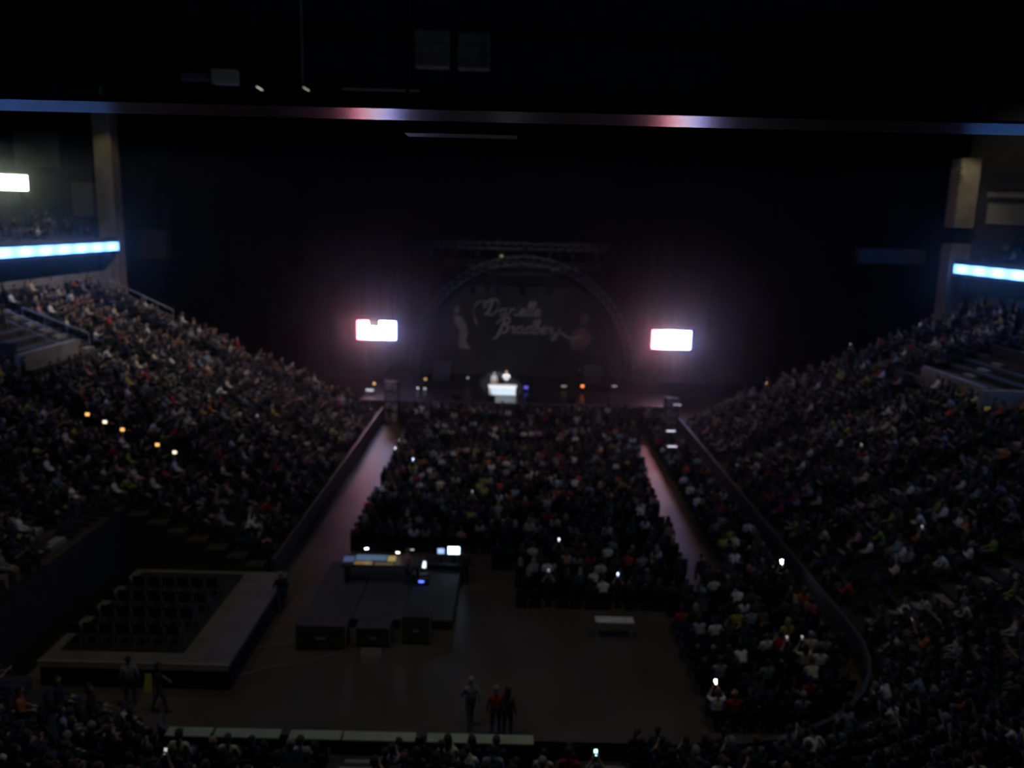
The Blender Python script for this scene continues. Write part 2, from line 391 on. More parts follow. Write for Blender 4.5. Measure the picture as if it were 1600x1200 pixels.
for nm, ps in POSES.items():
    pr, hd = body_prims(ps)
    me, tg = remesh(pr, 'person_' + nm, .0125, 1500)
    for _ in range(5): me.materials.append(None)
    me.polygons.foreach_set('material_index', tg.tolist()); me.update()
    BODY[nm] = me; HEADP[nm] = (hd, ps.get('yaw', 0), ps.get('pitch', -.08))
def hair_prims(kind):
    P = [((0, -.032, .12), (0, -.02, .145), .1, .098, HAIR)]
    if kind == 'long': P += [((0, -.06, .1), (0, -.095, -.1), .085, .06, HAIR), ((-.07, -.03, .09), (-.075, -.03, -.08), .045, .03, HAIR), ((.07, -.03, .09), (.075, -.03, -.08), .045, .03, HAIR)]
    if kind == 'bob': P += [((-.05, -.05, .09), (-.05, -.055, .03), .07, .06, HAIR), ((.05, -.05, .09), (.05, -.055, .03), .07, .06, HAIR)]
    if kind == 'cap': P += [((-.04, .06, .165), (-.035, .15, .15), .018, .014, HAIR), ((.04, .06, .165), (.035, .15, .15), .018, .014, HAIR), ((0, .06, .17), (0, .16, .152), .018, .014, HAIR)]
    return P
HAIRM = {}
for k in ('short', 'long', 'bob', 'cap'):
    me, tg = remesh(hair_prims(k), 'hair_' + k, .02, 220); me.materials.append(None); HAIRM[k] = me
for nm in ('lap', 'crossed', 'clap', 'forward', 'turned', 'stand', 'stand_clap'):
    pr, hd = body_prims(POSES[nm])
    for k in ('short', 'long'):
        hp = [(Vector(hd) + rotp(a, POSES[nm].get('yaw', 0), -.08), Vector(hd) + rotp(b, POSES[nm].get('yaw', 0), -.08), r0, r1, t) for a, b, r0, r1, t in hair_prims(k)]
        me, tg = remesh(pr + hp, 'low', .03, 150)
        v = np.empty(len(me.vertices) * 3); me.vertices.foreach_get('co', v)
        fl = np.array([tuple(p.vertices) for p in me.polygons]); LOW[(nm, k)] = (v.reshape(-1, 3), fl, tg); bpy.data.meshes.remove(me)

TOPS = [('black', (.012, .012, .013), 34), ('charcoal', (.04, .04, .045), 20), ('navy', (.018, .022, .05), 13), ('brown', (.09, .05, .03), 7), ('green', (.03, .06, .035), 5),
        ('grey', (.25, .25, .26), 6), ('white', (.85, .83, .8), 6), ('cream', (.68, .58, .42), 4), ('red', (.42, .04, .045), 3), ('orange', (.5, .16, .05), 1), ('yellow', (.5, .43, .08), 1),
        ('lime', (.3, .36, .07), 1), ('sky-blue', (.26, .34, .44), 3), ('pink', (.55, .28, .3), 2)]
SKINS = [(.45, .29, .21), (.38, .23, .16), (.2, .12, .08)]
HAIRS = [('dark brown', (.03, .02, .014), 7), ('black', (.01, .01, .01), 4), ('blond', (.3, .21, .1), 1), ('brown', (.1, .055, .03), 4), ('grey', (.28, .27, .26), 1)]
TM = [mat(n.replace(' ', '_') + '_top', c, .85) for n, c, _ in TOPS]
SM = [mat('skin_%d' % i, c, .6) for i, c in enumerate(SKINS)]
HM = [mat(n.replace(' ', '_') + '_hair', c, .6) for n, c, _ in HAIRS]
LM = [mat('dark_trousers', (.018, .018, .022), .85), mat('denim', (.05, .07, .12), .85), mat('khaki_trousers', (.2, .15, .1), .85)]
SHM = mat('dark_shoes', (.02, .018, .016), .6); CAPM = mat('dark_cap', (.03, .03, .05), .8)
def wpick(lst):
    return random.choices(range(len(lst)), [t[2] for t in lst])[0]
def ordinal(n):
    one = ['', 'first', 'second', 'third', 'fourth', 'fifth', 'sixth', 'seventh', 'eighth', 'ninth', 'tenth', 'eleventh', 'twelfth', 'thirteenth', 'fourteenth', 'fifteenth', 'sixteenth', 'seventeenth', 'eighteenth', 'nineteenth']
    tens = {2: 'twent', 3: 'thirt', 4: 'fort', 5: 'fift', 6: 'sixt', 7: 'sevent', 8: 'eight', 9: 'ninet'}
    if n < 20: return one[n]
    if n >= 100: return 'hundredth' if n == 100 else 'hundred-and-' + ordinal(n - 100)
    t, u = divmod(n, 10)
    return tens[t] + 'ieth' if u == 0 else tens[t] + 'y-' + one[u]
def make_person(pose, loc, rz, label, top, skin=0, hair=0, legs=0, style='short', scale=1.0, group=None, topmat=None):
    o = bpy.data.objects.new('person', BODY[pose]); COL.objects.link(o)
    o.location = loc; o.rotation_euler = (0, 0, rz); o.scale = (scale,) * 3
    for i, m in enumerate((SM[skin], topmat or TM[top], LM[legs], SHM, HM[hair])):
        o.material_slots[i].link = 'OBJECT'; o.material_slots[i].material = m
    hd, yaw, pt = HEADP[pose]
    h = bpy.data.objects.new('cap' if style == 'cap' else 'hair', HAIRM[style]); COL.objects.link(h); h.parent = o
    h.location = hd; h.rotation_euler = (pt, 0, yaw)
    h.material_slots[0].link = 'OBJECT'; h.material_slots[0].material = CAPM if style == 'cap' else HM[hair]
    tag(o, label, 'person', group); return o

# seats
sb = MB(); sb.quadbox([(-.23, -.3, .42), (.23, -.3, .42), (.23, -.26, .42), (-.23, -.26, .42), (-.21, -.4, .86), (.21, -.4, .86), (.21, -.36, .86), (-.21, -.36, .86)])
SEAT_BACK = sb.mesh('seat_back', SEATM)
SEAT_PAN = MB().quadbox([(-.22, -.25, .37), (.22, -.25, .37), (.2, .2, .39), (-.2, .2, .39), (-.22, -.25, .41), (.22, -.25, .41), (.2, .2, .43), (-.2, .2, .43)]).mesh('seat_pan', SEATM)
SEAT_POST = MB().box(-.03, .03, -.27, -.17, 0, .4).box(-.16, .16, -.27, -.17, 0, .03).mesh('post', BLACKM)
LEG_R = MB().cyl((0, -.24, .4), (0, -.3, 0), .014, seg=5, cap=False).cyl((0, -.24, .4), (0, -.36, .8), .014, seg=5, cap=False).mesh('rear_leg', STEEL)
LEG_F = MB().cyl((0, .18, .4), (0, .22, 0), .014, seg=5).mesh('front_leg', STEEL)
def make_seat(kind, loc, rz, label, group):
    s = empty('folding_seat' if kind == 'seat' else 'stacking_chair', loc, rz); tag(s, label, 'seat' if kind == 'seat' else 'chair', group)
    inst('backrest', SEAT_BACK, s); inst('seat_pan', SEAT_PAN, s)
    if kind == 'seat': inst('post', SEAT_POST, s)
    else:
        for a in (-.2, .2): inst('leg', LEG_R, s, (a, 0, 0)); inst('leg', LEG_F, s, (a, 0, 0))

# ------------------------------------------------------------------ where everyone sits: (pos, rz body, rz seat, region, row, ordinal)
SPOTS = []
def add_row(region, row, pts):
    for i, (p, face, occ) in enumerate(pts): SPOTS.append(dict(p=Vector(p), face=face, region=region, row=row, n=i + 1, occ=occ))
SP = .63
def rzf(fx, fy): return math.atan2(-fx, fy)
for k in range(NROW):
    d = D0 + DK * k + .5; z = Z0 + ZK * k
    # left stand, counted from the near end
    y0 = 35.0 if k < CUT else YN + RL + .3; n = int((YEND_L - .6 - y0) / SP); pts = []
    for i in range(n):
        y = y0 + (i + .5) * SP; xx = XL - d
        if any(abs(y - a) < .75 for a in AISLE_Y): continue
        if -31.9 < xx < -26.4 and 43.1 < y < 51.2: continue
        occ = random.random() < (.66 if y > 33 else .6)
        if k >= CUT and y < 33 and xx > -18.8: occ = occ and y < 28
        if y < 38 and 14 <= k and random.random() < .35: occ = False
        pts.append(((xx, y, z), (1, 0), occ))
    add_row('left stand', k + 1, pts)
    y0 = YN + RR + .3; n = int((YEND_R - .6 - y0) / SP); pts = []
    for i in range(n):
        y = y0 + (i + .5) * SP; xx = XR + d
        if any(abs(y - a) < .75 for a in AISLE_Y): continue
        if 25.4 < xx < 31.1 and 43.9 < y < 54.1: continue
        pts.append(((xx, y, z), (-1, 0), random.random() < .62))
    add_row('right stand', k + 1, pts)
    if k < 16:       # near stand with its two rounded corners, counted from the left
        pts = []; acc = 0; last = None; path = []
        for (p, nn) in P_NEAR: path.append((Vector((p[0] + nn[0] * d, p[1] + nn[1] * d)), Vector(nn)))
        nxt = SP / 2
        for (a, na), (b, nb) in zip(path, path[1:]):
            L = (b - a).length
            while nxt < acc + L:
                t = (nxt - acc) / L; q = a.lerp(b, t); nn = na.lerp(nb, t).normalized(); nxt += SP
                if abs(nn.x) < .05 and any(abs(q.x - ax) < .75 for ax in AISLE_X): continue
                if nn.x < -.97: continue
                pts.append(((q.x, q.y, z), (-nn.x, -nn.y), random.random() < .72 and not (k < 2 and -10.5 < q.x < 1.5)))
            acc += L
        add_row('near stand', k + 1, pts)
# floor chairs
rows = 0
for r in range(31):
    y = 61.5 - r * .95; pts = []
    if 56.4 < y < 57.4: continue
    rows += 1
    for i in range(int(17.5 / .55)):
        xx = -8.2 + i * .58 + (.29 if r % 2 else 0) + random.uniform(-.05, .05)
        if xx > (7.5 if y < 47 else 7.5 + (y - 47) * .09): continue
        if xx < -1.4 and y < 38.2: continue
        if y < 36 and xx < -.2: continue
        pts.append(((xx, y, 0), (0, 1), random.random() < (.8 if y > 38 else .66)))
    add_row('floor block', rows, pts)
for i_, yy_ in enumerate((65.3, 64.6, 63.9, 63.2, 62.5)):
    add_row('front crowd', i_ + 1, [((-10.2 + i * .58 + random.uniform(-.15, .15), yy_ + random.uniform(-.12, .12), 0), (0, 1), random.random() < .75 and not (i < 3 and yy_ > 64)) for i in range(38)])
for r in range(38):
    y = 61.5 - r * 1.0; pts = []
    lo = 9.9 if y > 36 else (8.2 if y > 33 else 6.2)
    for i in range(12):
        xx = lo + i * .55
        if xx > 12.0: break
        if y < YN + RR and (xx - 5) ** 2 + (y - 29.4) ** 2 > 6.85 ** 2: continue
        pts.append(((xx, y, 0), (-.1, 1), random.random() < .74))
    add_row('side block', r + 1, pts)
# left club and upper decks, sparse
for sx, reg in ((-1, 'left upper deck'), (1, 'right upper deck')):
    for k in range(3):
        pts = []
        for i in range(70):
            y = 30 + i * .55
            if y > (67 if sx < 0 else 63.5): break
            if random.random() < .75: continue
            pts.append(((sx * (34.9 + .95 * k), y, 13.6 + .55 * k), (-sx, .25), True))
        add_row(reg, k + 1, pts)

# glowing phones: pixel, colour key
PHONES = [(1215, 878, 'torch'), (1090, 1088, 'warm'), (937, 1140, 'cyan'), (650, 722, 'blue'), (586, 686, 'white'), (742, 767, 'dim'), (870, 849, 'white'), (974, 918, 'blue'),
          (858, 925, 'dim'), (1228, 1010, 'dim'), (1265, 1006, 'dim'), (1438, 960, 'dim'), (1320, 518, 'dim'), (1438, 508, 'dim'), (1340, 701, 'dim'), (1440, 833, 'dim'), (404, 653, 'dim'),
          (1198, 603, 'orange'), (608, 690, 'dim'), (270, 1184, 'dim')]
for s in SPOTS: s['ph'] = None
cand = [s for s in SPOTS if s['region'] != 'front crowd' and 'deck' not in s['region']]
for (x, y, c) in PHONES:
    def off(s):
        q = proj(s['p'] + Vector((0, .37, 1.34))); return (q[0] - x) ** 2 + (q[1] - y) ** 2
    best = min((s for s in cand if s['ph'] is None), key=off); best['ph'] = c; best['occ'] = True
occ = [s for s in SPOTS if s['occ']]
for s in occ: s['px'] = proj(s['p'] + Vector((0, 0, 1.0)))
def inframe(s): return -15 < s['px'][0] < 1615 and s['px'][1] < 1225 and s['px'][2] > 1
vis = sorted([s for s in occ if inframe(s)], key=lambda s: s['px'][2])
vis = [s for s in vis if s['region'] != 'front crowd']
chosen = [s for s in vis if s['ph']]
chosen += [s for s in vis if not s['ph']][:282 - len(chosen)]
ids = set(id(s) for s in chosen)
WHERE = {'left stand': ('left stand', 'its near end'), 'right stand': ('right stand', 'its near end'), 'near stand': ('near stand', 'its left end'),
         'floor block': ('floor block', 'its left end'), 'side block': ('right floor block', 'its left end'),
         'front crowd': ('front crowd', 'its left end'),
         'left upper deck': ('left upper deck', 'its near end'), 'right upper deck': ('right upper deck', 'its near end')}
PH_MAT = {'torch': emit('phone_torch', (.8, .95, 1), 260), 'warm': emit('phone_warm', (1, .82, .6), 34), 'cyan': emit('phone_cyan', (.35, .8, .95), 7), 'blue': emit('phone_blue', (.5, .6, 1), 6),
          'white': emit('phone_white', (.85, .9, 1), 3.5), 'dim': emit('phone_dim', (.7, .75, .8), .7), 'orange': emit('phone_orange', (1, .5, .15), 1.6)}
ph_case = MB().box(-.038, .038, 0, .009, 0, .15).mesh('phone_case', BLACK)
ph_scr = {c: MB().box(-.034, .034, -.003, 0, .008, .142).mesh('phone_screen', m) for c, m in PH_MAT.items()}
PH_WORD = {'torch': 'brilliant white', 'warm': 'warm white', 'cyan': 'pale cyan', 'blue': 'blue white', 'white': 'white', 'dim': 'faint grey', 'orange': 'orange'}
low_v = []; low_f = []; low_m = []; nv = 0; nseat = 0
LOWK = [k for k in LOW if 'stand' not in k[0]]; LOWS = [k for k in LOW if 'stand' in k[0]]
seatv = []; seatf = []; nsv = 0
sv = np.array([(-.23, -.3, .42), (.23, -.3, .42), (.21, -.38, .86), (-.21, -.38, .86), (-.22, -.25, .41), (.22, -.25, .41), (.2, .2, .43), (-.2, .2, .43), (-.23, -.28, 0), (.23, -.28, 0)])
sf = [(0, 1, 2, 3), (4, 5, 6, 7), (8, 9, 1, 0)]
def rot2(v, a):
    c, s = math.cos(a), math.sin(a); o = v.copy(); o[:, 0] = v[:, 0] * c - v[:, 1] * s; o[:, 1] = v[:, 0] * s + v[:, 1] * c; return o
NS = len(SM); NT = len(TM); NL = len(LM); NH = len(HM)
for s in SPOTS:
    fx, fy = s['face']; rzs = rzf(fx, fy)
    if s['region'] == 'front crowd' and id(s) in ids: continue
    toward = .25 if 'stand' in s['region'] else 0
    if s['region'] == 'near stand': toward = .05
    rzb = rzf(fx * (1 - toward), fy * (1 - toward) + toward) + random.uniform(-.15, .15)
    ti = wpick(TOPS); si = random.choices((0, 1, 2), (6, 4, 1))[0]; hi = wpick(HAIRS); li = random.choices((0, 1, 2), (5, 4, 1))[0]
    sc = random.uniform(.98, 1.1)
    wh, cnt = WHERE[s['region']]
    place = '%s row of %s, %s from %s' % (ordinal(s['row']), wh, ordinal(s['n']), cnt)
    if s['occ'] and id(s) in ids:
        ph = s['ph']
        pose = 'phone' if ph else random.choice(['lap', 'crossed', 'clap', 'forward', 'turned', 'lap'])
        if ph: rzb = 0.0 if s['region'] != 'near stand' else rzb
        tn = TOPS[ti][0]
        make_person(pose, s['p'], rzb, 'person in %s top, %s' % (tn, place), ti, si, hi, li, random.choice(['short', 'short', 'long', 'bob', 'cap']), sc, 'crowd')
        make_seat('chair' if 'block' in s['region'] else 'seat', s['p'], rzs, 'dark %s, %s' % ('chair' if 'block' in s['region'] else 'folding seat', place), 'seats')
        if ph:
            q = s['p'] + Matrix.Rotation(rzb, 3, 'Z') @ Vector((0, .37 * sc, 1.27 * sc))
            e = empty('phone', q, rzb); tag(e, '%s lit phone, %s' % (PH_WORD[ph], place), 'phone', 'phones')
            e.rotation_euler = (-.35, 0, rzb)
            inst('case', ph_case, e); inst('screen', ph_scr[ph], e)
    else:
        px = proj(s['p'] + Vector((0, 0, 1)))
        if px[2] < 1 or not (-60 < px[0] < 1660 and -100 < px[1] < 1300): continue
        if s['region'] != 'front crowd':
            v = rot2(sv, rzs) + np.array(s['p']); seatv.append(v); seatf += [tuple(nsv + i for i in q) for q in sf]; nsv += len(sv)
        if not s['occ']: continue
        v, fl, tg = LOW[random.choice(LOWS if s['region'] == 'front crowd' else LOWK)]
        v = rot2(v * sc, rzb) + np.array(s['p']); low_v.append(v); low_f.append(fl + nv); nv += len(v)
        mp = np.array([si, NS + ti, NS + NT + li, NS + NT + NL, NS + NT + NL + 1 + hi]); low_m.append(mp[tg])
V = np.concatenate(low_v); Fc = np.concatenate(low_f); Mi = np.concatenate(low_m)
me = bpy.data.meshes.new('crowd'); me.vertices.add(len(V)); me.vertices.foreach_set('co', V.ravel())
me.loops.add(Fc.size); me.loops.foreach_set('vertex_index', Fc.ravel().astype(np.int32))
me.polygons.add(len(Fc)); me.polygons.foreach_set('loop_start', np.arange(0, Fc.size, 3, dtype=np.int32))
for m in SM + TM + LM + [SHM] + HM: me.materials.append(m)
me.polygons.foreach_set('material_index', Mi.astype(np.int32)); me.polygons.foreach_set('use_smooth', np.ones(len(Fc), bool)); me.update(calc_edges=True); me.validate()
o = bpy.data.objects.new('crowd', me); COL.objects.link(o); tag(o, 'far mass of seated spectators filling the stands and the floor', 'crowd', kind='stuff')
Vs = np.concatenate(seatv)
me = bpy.data.meshes.new('seat_rows'); me.from_pydata(Vs.tolist(), [], seatf); me.materials.append(SEATM); me.update()
o = bpy.data.objects.new('seat_rows', me); COL.objects.link(o); tag(o, 'rows of dark seats beneath the far spectators', 'seats', kind='stuff')
print('spots', len(SPOTS), 'low tris', len(Fc), 'individuals', len(chosen))

# ------------------------------------------------------------------ portals in the stands
def rail(a, b, label, posts=3, h=.95):
    a = Vector(a); b = Vector(b); r = empty('handrail', a); tag(r, label, 'handrail')
    d = b - a; z = Vector((0, 0, h))
    MB().cyl(z, d + z, .04, seg=6).build('top_rail', STEEL, r); MB().cyl(z * .5, d + z * .5, .025, seg=6).build('mid_rail', STEEL, r)
    for i in range(posts):
        t = i / (posts - 1); MB().cyl(d * t, d * t + z, .03, seg=6).build('post', STEEL, r)
def zrow(dist): return Z0 + ZK * int((dist - D0) / DK)
zl = zrow(27.0 + XL)
struct(MB().box(-27.2, -26.9, 43.6, 49.6, zl - .8, zl + 1.0).build('wall_portal_1', CONC))
struct(MB().box(-31.3, -27.2, 43.6, 43.85, zl - .8, zl + 1.6).build('wall_portal_2', CONC_D))
struct(MB().box(-31.4, -31.2, 43.6, 49.6, zl, zl + 2.4).build('portal_painted_dark_1', BLACK))  # black slab stands in for the darkness inside the portal
rail((-30.9, 50.9, zrow(19.9)), (-26.9, 50.9, zrow(15.9)), 'thin steel handrail at the far side of the left portal', 4, 1.2)
rail((-31.0, 49.4, zrow(20.0)), (-27.6, 49.4, zrow(16.6)), 'thin steel handrail at the near side of the left portal', 4, 1.2)
rail((-32.4, 65.45, zrow(21.4)), (-27.6, 65.45, zrow(16.6)), 'steel handrail at the stage end of the left stand', 5, 1.1)
zr = zrow(26.2 - XR)
struct(MB().box(26.0, 26.3, 46.4, 53.6, zr - .6, zr + 1.1).build('wall_portal_4', CONC))
struct(MB().box(24.9, 30.0, 44.4, 44.7, zr - .8, zr + 1.3).build('wall_portal_5', CONC))
struct(MB().box(30.3, 30.5, 44.6, 53.6, zr, zr + 2.6).build('portal_painted_dark_2', BLACK))  # darkness of the right portal opening, put in as a black slab
ex = empty('portal_sign', (25.2, 44.3, zr + .3)); tag(ex, 'tiny yellow lit grille on the right portal wall', 'sign')
MB().box(-.2, .2, 0, .08, -.15, .15).build('housing', BLACK, ex)
for i in range(3): MB().box(-.16 + i * .12, -.09 + i * .12, -.02, 0, -.12, .12).build('lit_bar', emit('yellow_sign', (.9, .8, .2), .14), ex)
# orange step lights up the aisle of the left stand
for i, (px_, py_, st) in enumerate([(136, 643, 'o'), (162, 652, 'w'), (182, 661, 'o'), (240, 687, 'o'), (263, 693, 'w')]):
    best = min(range(NROW), key=lambda k: abs(proj((XL - D0 - DK * (k + 1), 39.4, Z0 + ZK * k + .6))[0] - px_))
    e = empty('step_light', (XL - D0 - DK * (best + 1) - .1, 40.35, Z0 + ZK * (best + 1)))
    tag(e, 'small glowing step light on the left stand aisle, %s from the top' % ordinal(i + 1), 'step light', 'step lights')
    MB().box(-.05, .05, -.06, .06, 0, .95).build('housing', BLACKM, e)
    MB().box(-.09, .09, -.1, -.06, .8, .94).build('lens', emit('step_' + st, (1, .45, .12) if st == 'o' else (1, .85, .6), 1.8), e)

# ------------------------------------------------------------------ stage
STG_Z = 1.6
st = empty('stage', (0, 66, 0)); tag(st, 'wide dark raised concert stage at the far end', 'stage')
MB().box(-13, 13, 0, 17, STG_Z - .12, STG_Z).build('deck', mat('dark_stage_deck', (.035, .033, .035), .35, noise=.2, scale=1), st)
for i in range(13): MB().box(-13 + i * 2 + .02, -11.02 + i * 2, .06, .12, .02, STG_Z - .13).build('skirt_panel', mat('grey_skirt', (.05, .05, .055), .8), st)
MB().box(-13, 13, -.05, .0, STG_Z - .1, STG_Z - .02).build('edge_strip', mat('pale_edge', (.3, .28, .26), .5), st)
for xx in (-12, -6, 0, 6, 12):
    for yy in (1, 9, 16.5): MB().box(xx - .1, xx + .1, yy - .1, yy + .1, 0, STG_Z - .12).build('leg', STEEL, st)

# semicircular truss arch
ARCHM = mat('pale_arch_metal', (.24, .24, .25), .55, metal=.1)
AC = atY(815, 573, 77); AR = 10.1
AC = Vector((AC.x, 77, STG_Z)); AZ = .9
ar = empty('arch_truss', AC); tag(ar, 'large semicircular lattice truss arch framing the stage backdrop', 'truss')
def arcpt(a, r, dy): return Vector((r * math.cos(a), dy, AZ + r * math.sin(a)))
N = 40
for r, dy in ((AR - .35, -.3), (AR + .35, -.3), (AR - .35, .3), (AR + .35, .3)):
    mb = MB().cyl(Vector((r, dy, 0)), arcpt(0, r, dy), .05, seg=6).cyl(Vector((-r, dy, 0)), arcpt(PI, r, dy), .05, seg=6)
    for i in range(N): mb.cyl(arcpt(PI * i / N, r, dy), arcpt(PI * (i + 1) / N, r, dy), .05, seg=6, cap=False)
    mb.build('chord', ARCHM, ar)
mb = MB()
for i in range(N):
    a, b = PI * i / N, PI * (i + 1) / N
    for dy in (-.3, .3): mb.cyl(arcpt(a, AR - .35, dy), arcpt(b, AR + .35, dy), .025, seg=4, cap=False); mb.cyl(arcpt(b, AR + .35, dy), arcpt(b, AR - .35, dy), .025, seg=4, cap=False)
    mb.cyl(arcpt(a, AR - .35, -.3), arcpt(b, AR - .35, .3), .025, seg=4, cap=False)
mb.build('lattice', ARCHM, ar)['kind'] = 'stuff'

# backdrop cloth with script lettering
bk = empty('stage_backdrop', (AC.x, 78.2, STG_Z)); tag(bk, 'dark half-round backdrop cloth with pale script lettering inside the arch', 'backdrop')
BR = AR - .6
poly = [(BR * math.cos(PI * i / 32), 0, AZ + BR * math.sin(PI * i / 32)) for i in range(33)] + [(-BR, 0, .02), (BR, 0, .02)]
MB().prism(poly, (0, 0, 0), (0, .06, 0)).build('cloth', mat('charcoal_backdrop', (.032, .032, .036), .9, noise=.3, scale=.5), bk)
GLY = {
 'a': ([[(1, .9), (.6, 1), (.2, .7), (.2, .2), (.5, 0), (.9, .3), (1, .9), (1, .2), (1.2, 0), (1.5, .3)]], 1.4),
 'n': ([[(0, .9), (.15, 1), (.2, .5), (.2, 0)], [(.2, .5), (.5, .95), (.8, .9), (.85, .4), (.9, .05), (1.2, .2)]], 1.15),
 'i': ([[(.1, .95), (.1, .2), (.3, 0), (.55, .25)], [(.12, 1.4), (.14, 1.52)]], .5),
 'e': ([[(0, .3), (.5, .45), (.75, .75), (.5, 1), (.2, .8), (.15, .3), (.45, 0), (.8, .15), (1, .35)]], .95),
 'l': ([[(0, .3), (.35, 1.2), (.45, 1.9), (.25, 2.1), (.12, 1.4), (.12, .4), (.3, 0), (.6, .3)]], .6),
 'r': ([[(0, .7), (.2, 1.05), (.3, .9), (.55, .95), (.6, .75), (.5, .3), (.7, 0), (.95, .25)]], .85),
 'd': ([[(1, .9), (.6, 1), (.2, .7), (.2, .2), (.5, 0), (.9, .3), (1.05, 1.2), (1.1, 2.1)], [(1.1, 2.1), (1.03, 1), (1.05, .2), (1.25, 0), (1.5, .3)]], 1.4),
 'b': ([[(0, .3), (.35, 1.2), (.45, 1.9), (.25, 2.1), (.15, 1.2), (.15, .2), (.5, 0), (.8, .4), (.6, .9), (.25, .7)], [(.7, .75), (1, .65)]], .95),
 'y': ([[(0, .9), (.1, .3), (.4, .1), (.75, .4), (.9, 1)], [(.9, 1), (.75, -.2), (.4, -.9), (.1, -.7), (.5, -.1), (1.3, .2), (2.2, -.3), (3.4, -.6), (4.4, -.1)]], 1.1),
 'D': ([[(.6, 2.2), (.5, 1), (.3, .1), (.0, .15), (.3, .3), (1, 0), (1.6, .6), (1.6, 1.6), (1, 2.3), (.2, 2.2), (-.5, 1.6), (-.4, 1.1), (0, 1.3)]], 2.0),
 'B': ([[(.5, 2.1), (.4, .8), (.1, -.6), (-.3, -.9), (-.5, -.6)], [(-.5, 1.3), (0, 2.1), (.9, 2.3), (1.3, 1.8), (.9, 1.3), (.4, 1.15), (1, 1.1), (1.45, .7), (1.1, .1), (.4, -.05)]], 1.7)}
LET = mat('pale_lettering', (.42, .38, .33), .8)
def catmull(pts, n=5):
    P = [Vector(p) for p in pts]; P = [P[0] * 2 - P[1]] + P + [P[-1] * 2 - P[-2]]; out = []
    for i in range(1, len(P) - 2):
        for j in range(n):
            t = j / n; a, b, c, d = P[i - 1:i + 3]
            out.append(.5 * ((2 * b) + (c - a) * t + (2 * a - 5 * b + 4 * c - d) * t * t + (3 * b - a - 3 * c + d) * t ** 3))
    return out + [P[-2]]
def script(text, x0, z0, s):
    cx = 0
    for ch in text:
        strokes, adv = GLY[ch]; mb = MB()
        for k, stx in enumerate(strokes):
            c = catmull(stx); pts = [Vector((x0 + s * (cx + p.x + .28 * p.y), -.03, z0 + s * p.y)) for p in c]
            for a, b in zip(pts, pts[1:]):
                if (b - a).length < 1e-5: continue
                w_ = .085 + .075 * max(0, (a.z - b.z)) / (b - a).length
                mb.bar(a, b + (b - a) * .15, .03, w_ * 1.5)
        mb.build('letter', LET, bk); cx += adv
p1 = atY(757, 492, 78.15) - bk.location; script('Danielle', p1.x, p1.z, .64)
p2 = atY(777, 520, 78.15) - bk.location; script('Bradbery', p2.x, p2.z, .64)
sw = catmull([(-1.1, -1.4), (-1.6, .2), (-1.2, 1.6), (-.3, 2.0), (.6, 1.7)]); mb = MB()
for a, b in zip(sw, sw[1:]): mb.bar((p1.x + .64 * a.x, -.03, p1.z + .64 * a.y), (p1.x + .64 * b.x, -.03, p1.z + .64 * b.y), .03, .12)
mb.build('swash', LET, bk)
# painted shapes at either side of the lettering
def painted(pix, m, name):
    pts = [atY(x, y, 78.17) - bk.location for x, y in pix]
    MB().prism([(p.x, -.03, p.z) for p in pts], (0, 0, 0), (0, .02, 0)).build(name, m, bk)
PALEF = mat('painted_pale_figure', (.26, .23, .2), .9, noise=.3, scale=1); ROSEF = mat('painted_rose_figure', (.17, .1, .085), .9, noise=.3, scale=1); HEADF = mat('painted_skin', (.15, .1, .1), .9)
painted([(709, 484), (711, 478), (716, 478), (718, 484), (715, 489), (711, 489)], PALEF, 'painted_head')
painted([(710, 492), (720, 494), (728, 506), (731, 520), (727, 533), (736, 545), (718, 545), (716, 530), (719, 516), (709, 502)], PALEF, 'painted_figure')
painted([(906, 494), (912, 488), (919, 491), (921, 500), (915, 508), (908, 505)], HEADF, 'painted_head')
painted([(896, 518), (908, 511), (918, 514), (926, 530), (918, 540), (908, 548), (894, 546), (890, 534)], ROSEF, 'painted_figure')

# video screens
def screen_mat(name, notch):
    m = bpy.data.materials.new(name); m.use_nodes = True; nt = m.node_tree; b = nt.nodes['Principled BSDF']; b.inputs['Base Color'].default_value = (.01, .01, .01, 1)
    tc = nt.nodes.new('ShaderNodeTexCoord'); sp = nt.nodes.new('ShaderNodeSeparateXYZ'); nt.links.new(tc.outputs['Generated'], sp.inputs[0])
    r = nt.nodes.new('ShaderNodeValToRGB'); e = r.color_ramp.elements
    e[0].color = (1, .16, .26, 1); e[1].color = (.22, .3, 1, 1); e[0].position = .1; e[1].position = .95; x = e.new(.45); x.color = (1, .82, .95, 1)
    nt.links.new(sp.outputs['X'], r.inputs['Fac']); nt.links.new(r.outputs['Color'], b.inputs['Emission Color'])
    if notch:
        def step(sock, op, v):
            q = nt.nodes.new('ShaderNodeMath'); q.operation = op; q.inputs[1].default_value = v; nt.links.new(sock, q.inputs[0]); return q.outputs[0]
        def mul(a, b_):
            q = nt.nodes.new('ShaderNodeMath'); q.operation = 'MULTIPLY'; nt.links.new(a, q.inputs[0]); nt.links.new(b_, q.inputs[1]); return q.outputs[0]
        hole = mul(mul(step(sp.outputs['X'], 'GREATER_THAN', .3), step(sp.outputs['X'], 'LESS_THAN', .57)), step(sp.outputs['Z'], 'GREATER_THAN', .7))
        mr = nt.nodes.new('ShaderNodeMapRange'); mr.inputs['To Min'].default_value = SCR; mr.inputs['To Max'].default_value = .3
        nt.links.new(hole, mr.inputs[0]); nt.links.new(mr.outputs[0], b.inputs['Emission Strength'])
    else: b.inputs['Emission Strength'].default_value = SCR
    return m
SCR = 21.0
